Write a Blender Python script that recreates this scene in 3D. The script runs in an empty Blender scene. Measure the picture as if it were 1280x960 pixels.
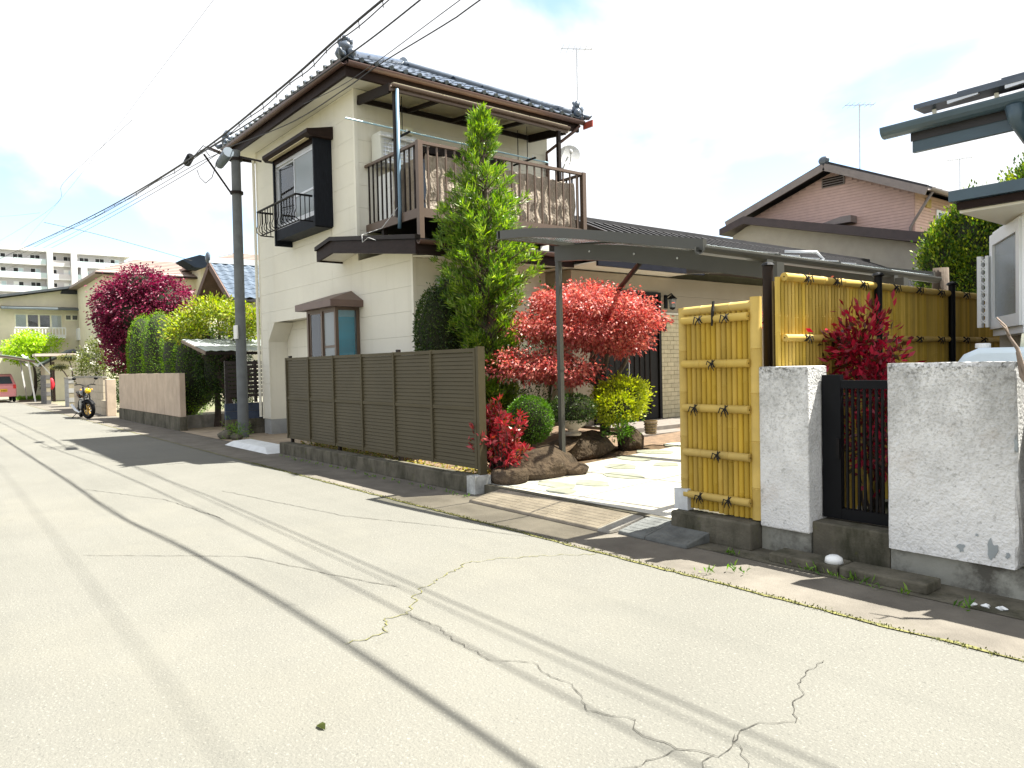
import bpy, bmesh, math, random
import numpy as np
from mathutils import Vector, Matrix
random.seed(7); RNG = np.random.default_rng(7)
SC = bpy.context.scene
COL = SC.collection
# ---------------------------------------------------------------- camera
cam_d = bpy.data.cameras.new('camera'); cam = bpy.data.objects.new('camera', cam_d); COL.objects.link(cam)
cam_d.sensor_width = 36.0; cam_d.lens = 926.28/1280*36; cam_d.clip_end = 4000; cam_d.clip_start = .05
_R = [[0.62415285, 0.0067476, -0.78127312], [0.78098985, -0.03366336, 0.62363581], [-0.02209223, -0.99941045, -0.02628089]]
cam.matrix_world = Matrix([[r[0], -r[1], -r[2], t] for r, t in zip(_R, (0, 0, 1.5))] + [[0, 0, 0, 1]])
SC.camera = cam
# ---------------------------------------------------------------- light
SUN = Vector((1.55, 3.1, 6.65)).normalized()
sun_d = bpy.data.lights.new('sun', 'SUN'); sun_d.energy = 5.0; sun_d.angle = math.radians(.53); sun_d.color = (1, .965, .885)
sun = bpy.data.objects.new('sun', sun_d); COL.objects.link(sun); sun.location = (0, 0, 40)
sun.rotation_euler = SUN.to_track_quat('Z', 'Y').to_euler()
W = bpy.data.worlds.new('World'); SC.world = W; W.use_nodes = True
def build_world():
    nt = W.node_tree; n = nt.nodes; n.clear(); L = nt.links.new
    out = n.new('ShaderNodeOutputWorld'); bg = n.new('ShaderNodeBackground'); bg.inputs[1].default_value = .09
    sky = n.new('ShaderNodeTexSky'); sky.sky_type = 'NISHITA'; sky.sun_disc = False
    sky.sun_elevation = math.asin(SUN.z); sky.sun_rotation = math.atan2(SUN.x, SUN.y); sky.altitude = 100
    sky.air_density = 1.0; sky.dust_density = 1.1; sky.ozone_density = 1.4
    tc = n.new('ShaderNodeTexCoord')
    mp = n.new('ShaderNodeMapping'); mp.inputs['Location'].default_value = CLOUD_OFF; mp.inputs['Scale'].default_value = (1, 1, 1.7)
    L(tc.outputs['Generated'], mp.inputs[0])
    no = n.new('ShaderNodeTexNoise'); no.inputs['Scale'].default_value = 1.7; no.inputs['Detail'].default_value = 7; no.inputs['Roughness'].default_value = .5
    no.inputs['Distortion'].default_value = .25
    L(mp.outputs[0], no.inputs['Vector'])
    mr = n.new('ShaderNodeMapRange'); mr.interpolation_type = 'SMOOTHSTEP'
    mr.inputs[1].default_value = .388; mr.inputs[2].default_value = .468
    L(no.outputs[0], mr.inputs[0])
    mx = n.new('ShaderNodeMix'); mx.data_type = 'RGBA'
    L(mr.outputs[0], mx.inputs[0]); L(sky.outputs[0], mx.inputs[6]); mx.inputs[7].default_value = (3.6, 3.65, 3.75, 1)
    L(mx.outputs[2], bg.inputs[0]); L(bg.outputs[0], out.inputs[0])
CLOUD_OFF = (-1.53, -3.82, 6.2)
build_world()
vs = SC.view_settings; vs.view_transform = 'Standard'; vs.look = 'None'; vs.exposure = 1.95; vs.gamma = 1; vs.use_curve_mapping = False
SC.cycles.max_bounces = 7; SC.cycles.transparent_max_bounces = 12; SC.cycles.caustics_reflective = False; SC.cycles.caustics_refractive = False
SC.cycles.use_denoising = True

# ---------------------------------------------------------------- materials
def _nt(name):
    m = bpy.data.materials.new(name); m.use_nodes = True; nt = m.node_tree
    return m, nt, nt.nodes['Principled BSDF'], nt.nodes.new, nt.links.new
def lin(c): return (c[0], c[1], c[2], 1)
def M(name, c, r=.7, var=.12, sc=3., bump=0, bs=90, metal=0, c2=None, spec=.5, stretch=None, coat=0, detail=6, lo=.35, hi=.65, bd=.01):
    m, nt, b, N, L = _nt(name)
    b.inputs['Roughness'].default_value = r; b.inputs['Metallic'].default_value = metal
    b.inputs['Specular IOR Level'].default_value = spec; b.inputs['Coat Weight'].default_value = coat
    g = N('ShaderNodeNewGeometry'); src = g.outputs['Position']
    if stretch:
        mp = N('ShaderNodeMapping'); mp.inputs['Scale'].default_value = stretch; L(src, mp.inputs[0]); src = mp.outputs[0]
    no = N('ShaderNodeTexNoise'); no.inputs['Scale'].default_value = sc; no.inputs['Detail'].default_value = detail; no.inputs['Roughness'].default_value = .62; L(src, no.inputs['Vector'])
    mr = N('ShaderNodeMapRange'); mr.inputs[1].default_value = lo; mr.inputs[2].default_value = hi; L(no.outputs[0], mr.inputs[0])
    mx = N('ShaderNodeMix'); mx.data_type = 'RGBA'; L(mr.outputs[0], mx.inputs[0])
    mx.inputs[6].default_value = lin([x*(1-var) for x in c]); mx.inputs[7].default_value = lin(c2 if c2 else [min(1, x*(1+var)) for x in c])
    L(mx.outputs[2], b.inputs['Base Color'])
    if bump:
        nb = N('ShaderNodeTexNoise'); nb.inputs['Scale'].default_value = bs; nb.inputs['Detail'].default_value = 4; L(src, nb.inputs['Vector'])
        bp = N('ShaderNodeBump'); bp.inputs['Strength'].default_value = bump; bp.inputs['Distance'].default_value = bd; L(nb.outputs[0], bp.inputs['Height']); L(bp.outputs[0], b.inputs['Normal'])
    m['mix'] = mx.name
    return m
def stain(m, c, sc, lo, hi, amt=1., stretch=None, zmask=None, tex='noise'):
    """lay a second, patchy colour (dirt, moss, wear) over a material made by M"""
    nt = m.node_tree; N = nt.nodes.new; L = nt.links.new; b = nt.nodes['Principled BSDF']
    prev = b.inputs['Base Color'].links[0].from_socket
    g = N('ShaderNodeNewGeometry'); src = g.outputs['Position']
    if stretch:
        mp = N('ShaderNodeMapping'); mp.inputs['Scale'].default_value = stretch; L(src, mp.inputs[0]); src = mp.outputs[0]
    if tex == 'noise':
        no = N('ShaderNodeTexNoise'); no.inputs['Detail'].default_value = 8; no.inputs['Roughness'].default_value = .68
    else:
        no = N('ShaderNodeTexVoronoi')
    no.inputs['Scale'].default_value = sc; L(src, no.inputs['Vector'])
    mr = N('ShaderNodeMapRange'); mr.inputs[1].default_value = lo; mr.inputs[2].default_value = hi; mr.inputs[4].default_value = amt; L(no.outputs[0], mr.inputs[0])
    fac = mr.outputs[0]
    if zmask:
        sp = N('ShaderNodeSeparateXYZ'); L(g.outputs['Position'], sp.inputs[0])
        zr = N('ShaderNodeMapRange'); zr.inputs[1].default_value = zmask[0]; zr.inputs[2].default_value = zmask[1]; L(sp.outputs[2], zr.inputs[0])
        mu = N('ShaderNodeMath'); mu.operation = 'MULTIPLY'; L(fac, mu.inputs[0]); L(zr.outputs[0], mu.inputs[1]); fac = mu.outputs[0]
    mx = N('ShaderNodeMix'); mx.data_type = 'RGBA'; L(fac, mx.inputs[0]); L(prev, mx.inputs[6]); mx.inputs[7].default_value = lin(c)
    L(mx.outputs[2], b.inputs['Base Color'])
    return m
def vary(m, amt=.3, hue=.0):
    """each object of the material gets its own slightly lighter or darker tone"""
    nt = m.node_tree; N = nt.nodes.new; L = nt.links.new; b = nt.nodes['Principled BSDF']; prev = b.inputs['Base Color'].links[0].from_socket
    oi = N('ShaderNodeObjectInfo'); mr = N('ShaderNodeMapRange'); mr.inputs[3].default_value = 1-amt; mr.inputs[4].default_value = 1+amt*.7; L(oi.outputs['Random'], mr.inputs[0])
    hs = N('ShaderNodeHueSaturation'); L(prev, hs.inputs['Color']); L(mr.outputs[0], hs.inputs['Value']); L(hs.outputs[0], b.inputs['Base Color'])
    if hue:
        m2 = N('ShaderNodeMapRange'); m2.inputs[3].default_value = 1-hue; m2.inputs[4].default_value = 1+hue*.4; ml = N('ShaderNodeMath'); ml.operation = 'MULTIPLY'; ml.inputs[1].default_value = 7.31; fr = N('ShaderNodeMath'); fr.operation = 'FRACT'
        L(oi.outputs['Random'], ml.inputs[0]); L(ml.outputs[0], fr.inputs[0]); L(fr.outputs[0], m2.inputs[0]); L(m2.outputs[0], hs.inputs['Saturation'])
    return m
def LEAF(name, cols, rough=.45, trans=.35, tcol=None):
    m, nt, b, N, L = _nt(name)
    g = N('ShaderNodeNewGeometry'); cr = N('ShaderNodeValToRGB'); e = cr.color_ramp.elements
    for i, c in enumerate(cols):
        p = i/(len(cols)-1)
        if i < 2: e[i].position = p; el = e[i]
        else: el = e.new(p)
        el.color = lin(c)
    if len(cols) > 2: pass
    L(g.outputs['Random Per Island'], cr.inputs[0]); L(cr.outputs[0], b.inputs['Base Color'])
    b.inputs['Roughness'].default_value = rough; b.inputs['Specular IOR Level'].default_value = .4
    t = N('ShaderNodeBsdfTranslucent'); hs = N('ShaderNodeHueSaturation'); hs.inputs['Value'].default_value = 1.5; hs.inputs['Saturation'].default_value = 1.15
    L(cr.outputs[0], hs.inputs['Color']); L(hs.outputs[0], t.inputs[0])
    ms = N('ShaderNodeMixShader'); ms.inputs[0].default_value = trans
    L(b.outputs[0], ms.inputs[1]); L(t.outputs[0], ms.inputs[2]); L(ms.outputs[0], nt.nodes['Material Output'].inputs[0])
    return m
def GLASS(name, tint=(.9, .95, .95), rough=.02, see=.7):
    m, nt, b, N, L = _nt(name)
    nt.nodes.remove(b)
    tr = N('ShaderNodeBsdfTransparent'); tr.inputs[0].default_value = lin(tint)
    gl = N('ShaderNodeBsdfGlossy'); gl.inputs['Roughness'].default_value = rough; gl.inputs[0].default_value = (.9, .95, 1, 1)
    df = N('ShaderNodeBsdfDiffuse'); df.inputs[0].default_value = lin([x*.5 for x in tint])
    fr = N('ShaderNodeFresnel'); fr.inputs[0].default_value = 1.5
    m1 = N('ShaderNodeMixShader'); m1.inputs[0].default_value = see; L(df.outputs[0], m1.inputs[1]); L(tr.outputs[0], m1.inputs[2])
    m2 = N('ShaderNodeMixShader'); L(fr.outputs[0], m2.inputs[0]); L(m1.outputs[0], m2.inputs[1]); L(gl.outputs[0], m2.inputs[2])
    L(m2.outputs[0], nt.nodes['Material Output'].inputs[0]); return m

# ---------------------------------------------------------------- mesh helpers
ORG = {}
class MB:
    def __init__(s): s.v = []; s.f = []
    def add(s, vs, fs):
        n = len(s.v); s.v += [tuple(map(float, v)) for v in vs]; s.f += [[i+n for i in f] for f in fs]; return s
    def box(s, x0, x1, y0, y1, z0, z1):
        if x0 > x1: x0, x1 = x1, x0
        if y0 > y1: y0, y1 = y1, y0
        return s.add([(x, y, z) for z in (z0, z1) for y in (y0, y1) for x in (x0, x1)], [(0, 2, 3, 1), (4, 5, 7, 6), (0, 1, 5, 4), (2, 6, 7, 3), (0, 4, 6, 2), (1, 3, 7, 5)])
    def bar(s, a, b, w, h, up=(0, 0, 1)):
        a = Vector(a); b = Vector(b); d = (b-a).normalized(); u = Vector(up)
        sd = d.cross(u)
        if sd.length < 1e-4: sd = d.cross(Vector((1, 0, 0)))
        sd.normalize(); u = sd.cross(d).normalized()
        vs = []
        for p in (a, b):
            for i, j in ((-1, -1), (1, -1), (1, 1), (-1, 1)): vs.append(p+sd*(i*w/2)+u*(j*h/2))
        return s.add(vs, [(3, 2, 1, 0), (4, 5, 6, 7), (0, 1, 5, 4), (1, 2, 6, 5), (2, 3, 7, 6), (3, 0, 4, 7)])
    def tube(s, pts, r, n=8, caps=True):
        pts = [Vector(p) for p in pts]; rs = r if isinstance(r, (list, tuple)) else [r]*len(pts)
        vs = []; prev = None
        for i, p in enumerate(pts):
            d = (pts[min(i+1, len(pts)-1)]-pts[max(i-1, 0)]).normalized()
            if prev is None:
                a = d.cross(Vector((0, 0, 1)))
                if a.length < .05: a = d.cross(Vector((1, 0, 0)))
            else:
                a = prev-d*prev.dot(d)
            a.normalize(); prev = a; b = d.cross(a)
            for k in range(n):
                t = 2*math.pi*k/n; vs.append(p+(a*math.cos(t)+b*math.sin(t))*rs[i])
        fs = []
        for i in range(len(pts)-1):
            for k in range(n):
                k2 = (k+1) % n; fs.append((i*n+k, i*n+k2, (i+1)*n+k2, (i+1)*n+k))
        if caps: fs += [tuple(range(n-1, -1, -1)), tuple((len(pts)-1)*n+k for k in range(n))]
        return s.add(vs, fs)
    def prism(s, poly, axis, a, b):
        n = len(poly)
        def pt(p, t): return {'x': (t, p[0], p[1]), 'y': (p[0], t, p[1]), 'z': (p[0], p[1], t)}[axis]
        vs = [pt(p, a) for p in poly]+[pt(p, b) for p in poly]
        return s.add(vs, [tuple(range(n)), tuple(range(2*n-1, n-1, -1))]+[(i, i+n, (i+1) % n+n, (i+1) % n) for i in range(n)])
    def lathe(s, prof, c, n=20, axis='z'):
        vs = []; m = len(prof)
        for k in range(n):
            t = 2*math.pi*k/n
            for r, z in prof:
                x, y = r*math.cos(t), r*math.sin(t)
                v = {'z': (x, y, z), 'y': (x, z, y), 'x': (z, x, y)}[axis]
                vs.append((c[0]+v[0], c[1]+v[1], c[2]+v[2]))
        fs = []
        for k in range(n):
            k2 = (k+1) % n
            for i in range(m-1): fs.append((k*m+i, k2*m+i, k2*m+i+1, k*m+i+1))
        return s.add(vs, fs)
    def torus(s, c, R, r, axis='x', n=24, m=8, a0=0, a1=2*math.pi):
        return s.lathe([(R+r*math.cos(2*math.pi*i/m), r*math.sin(2*math.pi*i/m)) for i in range(m+1)], c, n, axis)
    def ell(s, c, rx, ry, rz, n=12, m=8, noise=0, seed=0, flat=None):
        rr = random.Random(seed); vs = []; ph = [rr.uniform(0, 6.3) for _ in range(9)]
        for i in range(m+1):
            th = math.pi*i/m
            for k in range(n):
                p = 2*math.pi*k/n; d = Vector((math.sin(th)*math.cos(p), math.sin(th)*math.sin(p), math.cos(th)))
                f = 1+noise*(math.sin(3*d.x+ph[0])*math.sin(2.5*d.y+ph[1])+.6*math.sin(5*d.z+ph[2]+3*d.x)+.4*math.sin(7*d.y+ph[3])*math.cos(6*d.x+ph[4])+.25*math.sin(13*d.x+ph[5])*math.sin(11*d.z+ph[6]))
                z = c[2]+d.z*rz*f
                if flat is not None: z = max(z, flat)
                vs.append((c[0]+d.x*rx*f, c[1]+d.y*ry*f, z))
        fs = [(i*n+k, (i+1)*n+k, (i+1)*n+(k+1) % n, i*n+(k+1) % n) for i in range(m) for k in range(n)]
        return s.add(vs, fs)
    def build(s, name, mat, parent=None, smooth=False, bevel=0, kind=None, base=None):
        me = bpy.data.meshes.new(name)
        V = np.array(s.v, dtype=float)
        if parent is None:
            lo, hi = V.min(0), V.max(0); o = np.array(base) if base is not None else np.array([(lo[0]+hi[0])/2, (lo[1]+hi[1])/2, lo[2]])
            loc = o
        else:
            o = np.array(ORG[parent.name]); loc = (0, 0, 0)
        me.from_pydata([tuple(v) for v in V-o], [], s.f); me.update()
        bm = bmesh.new(); bm.from_mesh(me); bmesh.ops.recalc_face_normals(bm, faces=bm.faces); bm.to_mesh(me); bm.free()
        if smooth:
            for p in me.polygons: p.use_smooth = True
            if smooth == 'auto':
                try: me.set_sharp_from_angle(angle=math.radians(40))
                except Exception: pass
        me.materials.append(mat)
        ob = bpy.data.objects.new(name, me); COL.objects.link(ob); ob.location = loc
        if parent is not None: ob.parent = parent
        ORG[ob.name] = o
        if bevel:
            bv = ob.modifiers.new('bevel', 'BEVEL'); bv.width = bevel; bv.segments = 2; bv.limit_method = 'ANGLE'
        if kind: ob['kind'] = kind
        return ob
def tag(o, label=None, cat=None, group=None, kind=None):
    if label: o['label'] = label
    if cat: o['category'] = cat
    if group: o['group'] = group
    if kind: o['kind'] = kind
    return o
def thing(name, loc, label, cat, group=None):
    o = bpy.data.objects.new(name, None); COL.objects.link(o); o.location = loc; o.empty_display_size = .2
    ORG[o.name] = np.array(loc, float); return tag(o, label, cat, group)
def dup(o, d=(0, 0, 0), parent=None):
    c = o.copy(); COL.objects.link(c); c.location = (o.location[0]+d[0], o.location[1]+d[1], o.location[2]+d[2])
    if parent is not None: c.parent = parent
    ORG[c.name] = ORG[o.name]; return c
def copy_tree(o, loc=None, parent=None, rz=None):
    c = o.copy(); COL.objects.link(c); c.parent = parent
    if loc is not None: c.location = loc
    if rz is not None: c.rotation_euler[2] = rz
    for ch in [k for k in bpy.data.objects if k.parent == o]: copy_tree(ch, None, c)
    return c
def box(name, mat, parent, *a, bevel=0, kind=None): return MB().box(*a).build(name, mat, parent, bevel=bevel, kind=kind)

# ---------------------------------------------------------------- foliage
def unit(a): return a/np.maximum(np.linalg.norm(a, axis=1, keepdims=True), 1e-6)
def leafmesh(name, mat, parent, P, D, L, Wd, fold=.25, kind=None, droop=0.):
    """one mesh of many separate leaf blades: base, two sides, tip"""
    n = len(P); L = np.broadcast_to(np.asarray(L, float), (n,))[:, None]; Wd = np.broadcast_to(np.asarray(Wd, float), (n,))[:, None]
    D = unit(D); S = unit(np.cross(D, unit(RNG.normal(size=(n, 3))))); U = np.cross(S, D)
    mid = P+D*L*.5+U*L*fold*.4; tip = P+D*L; tip[:, 2] -= droop*L[:, 0]
    V = np.stack([P, mid+S*Wd*.5, tip, mid-S*Wd*.5], 1).reshape(-1, 3)
    o = np.array(ORG[parent.name]) if parent is not None else np.array([P[:, 0].mean(), P[:, 1].mean(), V[:, 2].min()])
    me = bpy.data.meshes.new(name)
    me.vertices.add(4*n); me.vertices.foreach_set('co', (V-o).ravel())
    me.loops.add(4*n); me.loops.foreach_set('vertex_index', np.arange(4*n, dtype=np.int32))
    me.polygons.add(n); me.polygons.foreach_set('loop_start', np.arange(0, 4*n, 4, dtype=np.int32))
    me.update(calc_edges=True); me.materials.append(mat)
    ob = bpy.data.objects.new(name, me); COL.objects.link(ob)
    if parent is not None: ob.parent = parent
    else: ob.location = o
    ORG[ob.name] = o
    if kind: ob['kind'] = kind
    return ob
def crown_pts(blobs, clumps, per, cr, inner=.55, flat=1., up=.3, out=.8, zcut=None):
    """leaf bases + directions in clumps spread over the outer shell of ellipsoid blobs"""
    w = np.array([b[3]*b[4]+b[3]*b[5]+b[4]*b[5] for b in blobs]); w = w/w.sum()
    idx = RNG.choice(len(blobs), clumps, p=w); B = np.array(blobs)[idx]
    d = unit(RNG.normal(size=(clumps, 3))); rad = inner+(1-inner)*RNG.random((clumps, 1))**.5
    C = B[:, :3]+d*rad*B[:, 3:6]
    lcr = cr*(.6+.8*RNG.random((clumps, 1)))
    C = np.repeat(C, per, 0); dd = np.repeat(d, per, 0); k = np.repeat(lcr, per, 0)
    off = RNG.normal(size=C.shape)*k*np.array([1, 1, flat]); P = C+off
    D = unit(off)*.7+dd*out+RNG.normal(size=C.shape)*.5; D[:, 2] += up
    if zcut is not None:
        m = P[:, 2] > zcut; P, D = P[m], D[m]
    return P, D
def shell_pts(blobs, n, jit=.03):
    w = np.array([b[3]*b[4]+b[3]*b[5]+b[4]*b[5] for b in blobs]); w = w/w.sum()
    B = np.array(blobs)[RNG.choice(len(blobs), n, p=w)]; d = unit(RNG.normal(size=(n, 3)))
    P = B[:, :3]+d*B[:, 3:6]*(1+RNG.normal(size=(n, 1))*jit)
    # drop points that lie deep inside another blob
    keep = np.ones(n, bool)
    for b in blobs: keep &= (((P-np.array(b[:3]))/np.array(b[3:6]))**2).sum(1) > .72
    D = d+RNG.normal(size=(n, 3))*.7; return P[keep], D[keep]
def limb(a, b, bend=.15, n=6, seed=0):
    r = random.Random(seed); a = Vector(a); b = Vector(b); L = (b-a).length
    o = [Vector((r.uniform(-1, 1), r.uniform(-1, 1), r.uniform(-.5, .5)))*bend*L for _ in range(2)]
    return [a.lerp(b, t)+o[0]*math.sin(math.pi*t)+o[1]*.5*math.sin(2*math.pi*t) for t in [i/(n-1) for i in range(n)]]
# ---------------------------------------------------------------- palette
m_asph = M('asphalt', (.134, .131, .114), .9, .05, .8, .6, 80, spec=.2, bd=.012)
stain(m_asph, (.28, .272, .235), 62, .56, .68, .7); stain(m_asph, (.05, .05, .046), 48, .57, .7, .65); stain(m_asph, (.19, .18, .145), .25, .52, .75, .4); stain(m_asph, (.095, .095, .084), 1.4, .5, .75, .4, (.08, 1, 1)); stain(m_asph, (.085, .083, .074), 2.3, .66, .78, .5)
m_shoulder = M('shoulder_concrete', (.135, .122, .102), .92, .2, 2.2, .5, 90, spec=.2); stain(m_shoulder, (.24, .22, .19), 110, .62, .7, .6); stain(m_shoulder, (.10, .095, .07), 3, .55, .75, .6)
m_conc = M('concrete', (.27, .255, .225), .9, .2, 3.5, .5, 60, spec=.2); stain(m_conc, (.07, .065, .05), 2.6, .52, .72, .7, (1, 1, .35))
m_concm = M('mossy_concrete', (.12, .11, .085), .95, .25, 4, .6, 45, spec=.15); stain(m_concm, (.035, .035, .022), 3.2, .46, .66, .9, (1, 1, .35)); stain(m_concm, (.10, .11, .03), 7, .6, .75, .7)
m_slab = M('driveway_concrete', (.55, .54, .49), .85, .1, 1.6, .3, 120, spec=.25); stain(m_slab, (.2, .18, .14), 1.3, .56, .8, .5)
m_flag = M('flagstone', (.3, .32, .265), .8, .22, 5, .3, 60)
m_ramp = M('ramp_block', (.23, .2, .16), .9, .2, 5, .6, 140, spec=.2)
m_rubber = M('dark_ramp', (.10, .105, .1), .85, .3, 6, .6, 60)
m_ground = M('ground_soil', (.15, .13, .09), .95, .3, .4, .3, 8); stain(m_ground, (.08, .11, .03), .15, .45, .6, .7)
m_soil = M('bed_soil', (.13, .085, .05), .95, .35, 9, .8, 40)
m_cream = M('cream_siding', (.74, .715, .62), .75, .03, 1.2, .25, 160, spec=.3); stain(m_cream, (.58, .545, .45), 2.4, .54, .76, .4, (2, 2, .1))
m_soffit = M('cream_soffit', (.76, .735, .64), .7, .03, 2)
m_found = M('foundation_grey', (.33, .34, .34), .9, .12, 3, .3, 60); stain(m_found, (.2, .2, .18), 2, .5, .75, .5)
m_trim = M('dark_brown_trim', (.022, .014, .012), .5, .25, 6, .15, 40, stretch=(1, 1, 4), spec=.08)
m_navy = M('blue_black_trim', (.010, .012, .017), .5, .3, 9, .2, 30, stretch=(8, 8, 1), spec=.1)
m_gut = M('brown_gutter', (.085, .045, .035), .4, .12, 3)
m_alu = M('bronze_aluminium', (.115, .078, .055), .42, .06, 2, metal=.2)
m_dkalu = M('dark_bronze_aluminium', (.02, .015, .013), .5, .1, 2, spec=.12)
m_fence = M('fence_bronze', (.076, .064, .037), .6, .07, 2.0, spec=.2)
m_pipeb = M('blue_grey_pipe', (.12, .2, .27), .35, .1, 2)
m_tile = vary(M('blue_grey_tile', (.065, .085, .115), .3, .25, 6, .1, 40, spec=.6), .25)
m_tile2 = M('dark_roof_tile', (.02, .019, .022), .6, .3, 4, .15, 40)
m_white = M('white_metal', (.78, .8, .8), .35, .03, 2); m_pvc = M('white_plastic', (.72, .73, .72), .4, .05, 3)
m_silver = M('aluminium', (.55, .56, .57), .35, .06, 4, metal=.7)
m_acgrey = M('ac_casing', (.62, .63, .58), .45, .05, 3)
m_black = M('black_metal', (.005, .0055, .007), .5, .2, 5, spec=.12); m_iron = M('black_iron', (.008, .0075, .008), .5, .3, 8, spec=.12)
m_tarp = M('brown_tarp', (.3, .245, .185), .6, .18, 14, .8, 40, stretch=(1, 1, .5), bd=.03); stain(m_tarp, (.5, .44, .36), 30, .56, .66, .4, (1, 1, .6))
m_poly = M('polycarbonate', (.75, .68, .45), .3, .12, 4)
_b = m_poly.node_tree.nodes['Principled BSDF']; _b.inputs['Transmission Weight'].default_value = .55; _b.inputs['Roughness'].default_value = .5
m_bamboo = M('bamboo_cane', (.43, .285, .04), .6, .12, 5, .1, 50, stretch=(2, 2, .4), spec=.2); stain(m_bamboo, (.36, .25, .06), 6, .6, .8, .4, (3, 3, .5))
m_bamboo2 = M('pale_bamboo', (.5, .35, .085), .55, .1, 4, spec=.25)
m_bsheet = M('bamboo_side', (.5, .34, .045), .6, .12, 4, .1, 50, stretch=(2, 2, .4))
vary(m_bamboo, .16, .05); vary(m_bsheet, .28, .06); vary(m_bamboo2, .1, .05)
m_knot = M('palm_rope', (.012, .01, .008), .9, .2, 30)
m_plaster = M('white_plaster', (.70, .70, .69), .9, .1, 3, .9, 55, spec=.2, bd=.012)
stain(m_plaster, (.36, .355, .34), 11, .45, .7, .55, zmask=(.45, 1.3)); stain(m_plaster, (.16, .16, .145), 2.1, .46, .7, .7, (1, 1, .6), zmask=(.55, 1.25)); stain(m_plaster, (.14, .14, .13), 55, .5, .62, .4, zmask=(.35, 1.15)); stain(m_plaster, (.08, .08, .07), 30, .5, .62, .95, zmask=(1.28, 1.44)); stain(m_plaster, (.4, .33, .27), 3.1, .55, .7, .35); stain(m_plaster, (.3, .3, .28), 28, .58, .66, .6)
m_plbase = M('render_base', (.27, .27, .235), .9, .15, 3, .3, 40); stain(m_plbase, (.05, .045, .035), 2.4, .48, .62, .85)
m_chip = M('bare_render', (.3, .33, .34), .9, .1, 8)
m_brick = vary(M('cream_brick', (.56, .5, .33), .7, .1, 6, .2, 60), .12); m_mort = M('mortar', (.26, .23, .16), .9, .1, 10)
m_door = M('dark_door', (.006, .005, .0045), .5, .3, 8, stretch=(6, 6, .4), spec=.2)
m_step = M('step_tile', (.16, .14, .12), .6, .15, 8)
m_rock = M('garden_rock', (.085, .062, .043), .9, .35, 3.2, 1., 16, bd=.05, spec=.2); stain(m_rock, (.035, .026, .02), 4, .48, .64, .8); stain(m_rock, (.2, .165, .12), 9, .58, .7, .5)
m_bark = M('bark', (.1, .075, .055), .95, .35, 12, .9, 40, stretch=(1, 1, .3)); m_barkd = M('dark_bark', (.05, .036, .028), .95, .3, 12, .8, 40)
m_wood = M('weathered_branch', (.2, .155, .12), .9, .25, 14, .6, 60)
m_polec = M('pole_concrete', (.13, .14, .145), .85, .12, 5, .2, 60); m_cable = M('cable_black', (.02, .02, .022), .6, .1, 5)
m_cpalu = M('carport_bronze', (.07, .07, .062), .45, .05, 2, spec=.35)
m_cpanel = GLASS('carport_panel', (.84, .83, .78), .2, .9)
g_clear = GLASS('clear_glass', (.95, .98, .98), .02, .95); g_frost = GLASS('frosted_glass', (.72, .78, .78), .25, .45); g_dark = GLASS('tinted_glass', (.25, .27, .28), .04, .5)
m_int = M('dark_interior', (.03, .03, .032), .9, .2, 3); m_curtB = M('light_blue_curtain', (.35, .55, .75), .8, .12, 9, stretch=(8, 8, .3)); m_curtW = M('white_curtain', (.8, .8, .78), .8, .06, 12, stretch=(8, 8, .2)); m_blind = M('cyan_blind', (.01, .5, .75), .6, .12, 3, stretch=(.3, .3, 3)); m_cardb = M('cream_board', (.8, .78, .6), .8, .05, 4)
m_moss = LEAF('moss', [(.1, .11, .02), (.06, .075, .02), (.16, .15, .04)], .9, .1)
m_crack = M('crack_dirt', (.045, .042, .034), .95, .3, 20)
m_mossl = M('moss_line', (.14, .135, .04), .95, .35, 25, .5, 80); stain(m_mossl, (.05, .05, .025), 18, .5, .6, .8)

# ---------------------------------------------------------------- the setting: ground and road
def sheet(name, mat, poly, z, label=None, parent=None, kind='structure'):
    mb = MB(); mb.add([(x, y, z if not callable(z) else z(x, y)) for x, y in poly], [tuple(range(len(poly)))])
    o = mb.build(name, mat, parent)
    if parent is None: o['kind'] = kind
    return o
sheet('ground', m_ground, [(-1500, -1500), (1500, -1500), (1500, 1500), (-1500, 1500)], -.03)
road = sheet('road', m_asph, [(-58, -4.2), (40, -4.2), (40, 4.14), (-58, 4.14)], 0.0)
shoulder = sheet('pavement', m_shoulder, [(-58, 4.141), (40, 4.141), (40, 5.3), (-58, 5.3)], .004)
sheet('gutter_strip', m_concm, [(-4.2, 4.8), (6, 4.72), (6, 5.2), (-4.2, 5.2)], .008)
sheet('neighbour_forecourt', M('forecourt', (.3, .24, .17), .9, .2, 2, .4, 50), [(-20.45, 5.05), (-13.2, 5.05), (-13.2, 12), (-20.45, 12)], .012)
def ribbon(name, mat, pts, w0, parent, z=.005, jag=.35, sub=.06, seed=1):
    """thin irregular strip lying on the ground along a polyline"""
    r = random.Random(seed); P = []
    for (a, b) in zip(pts[:-1], pts[1:]):
        a = Vector((a[0], a[1], 0)); b = Vector((b[0], b[1], 0)); n = max(1, int((b-a).length/sub))
        P += [a.lerp(b, i/n) for i in range(n)]
    P.append(Vector((pts[-1][0], pts[-1][1], 0))); vs = []; off = 0
    for i, p in enumerate(P):
        d = (P[min(i+1, len(P)-1)]-P[max(i-1, 0)]).normalized(); nn = Vector((-d.y, d.x, 0))
        off = off*.6+r.uniform(-1, 1)*w0*jag*1.6; w = w0*r.uniform(.35, 1.25)*(1 if 0 < i < len(P)-1 else .2)
        for sg in (-1, 1):
            q = p+nn*(off+sg*w/2); vs.append((q.x, q.y, z))
    mb = MB(); mb.add(vs, [(2*i, 2*i+1, 2*i+3, 2*i+2) for i in range(len(P)-1)])
    return mb.build(name, mat, parent)
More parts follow.
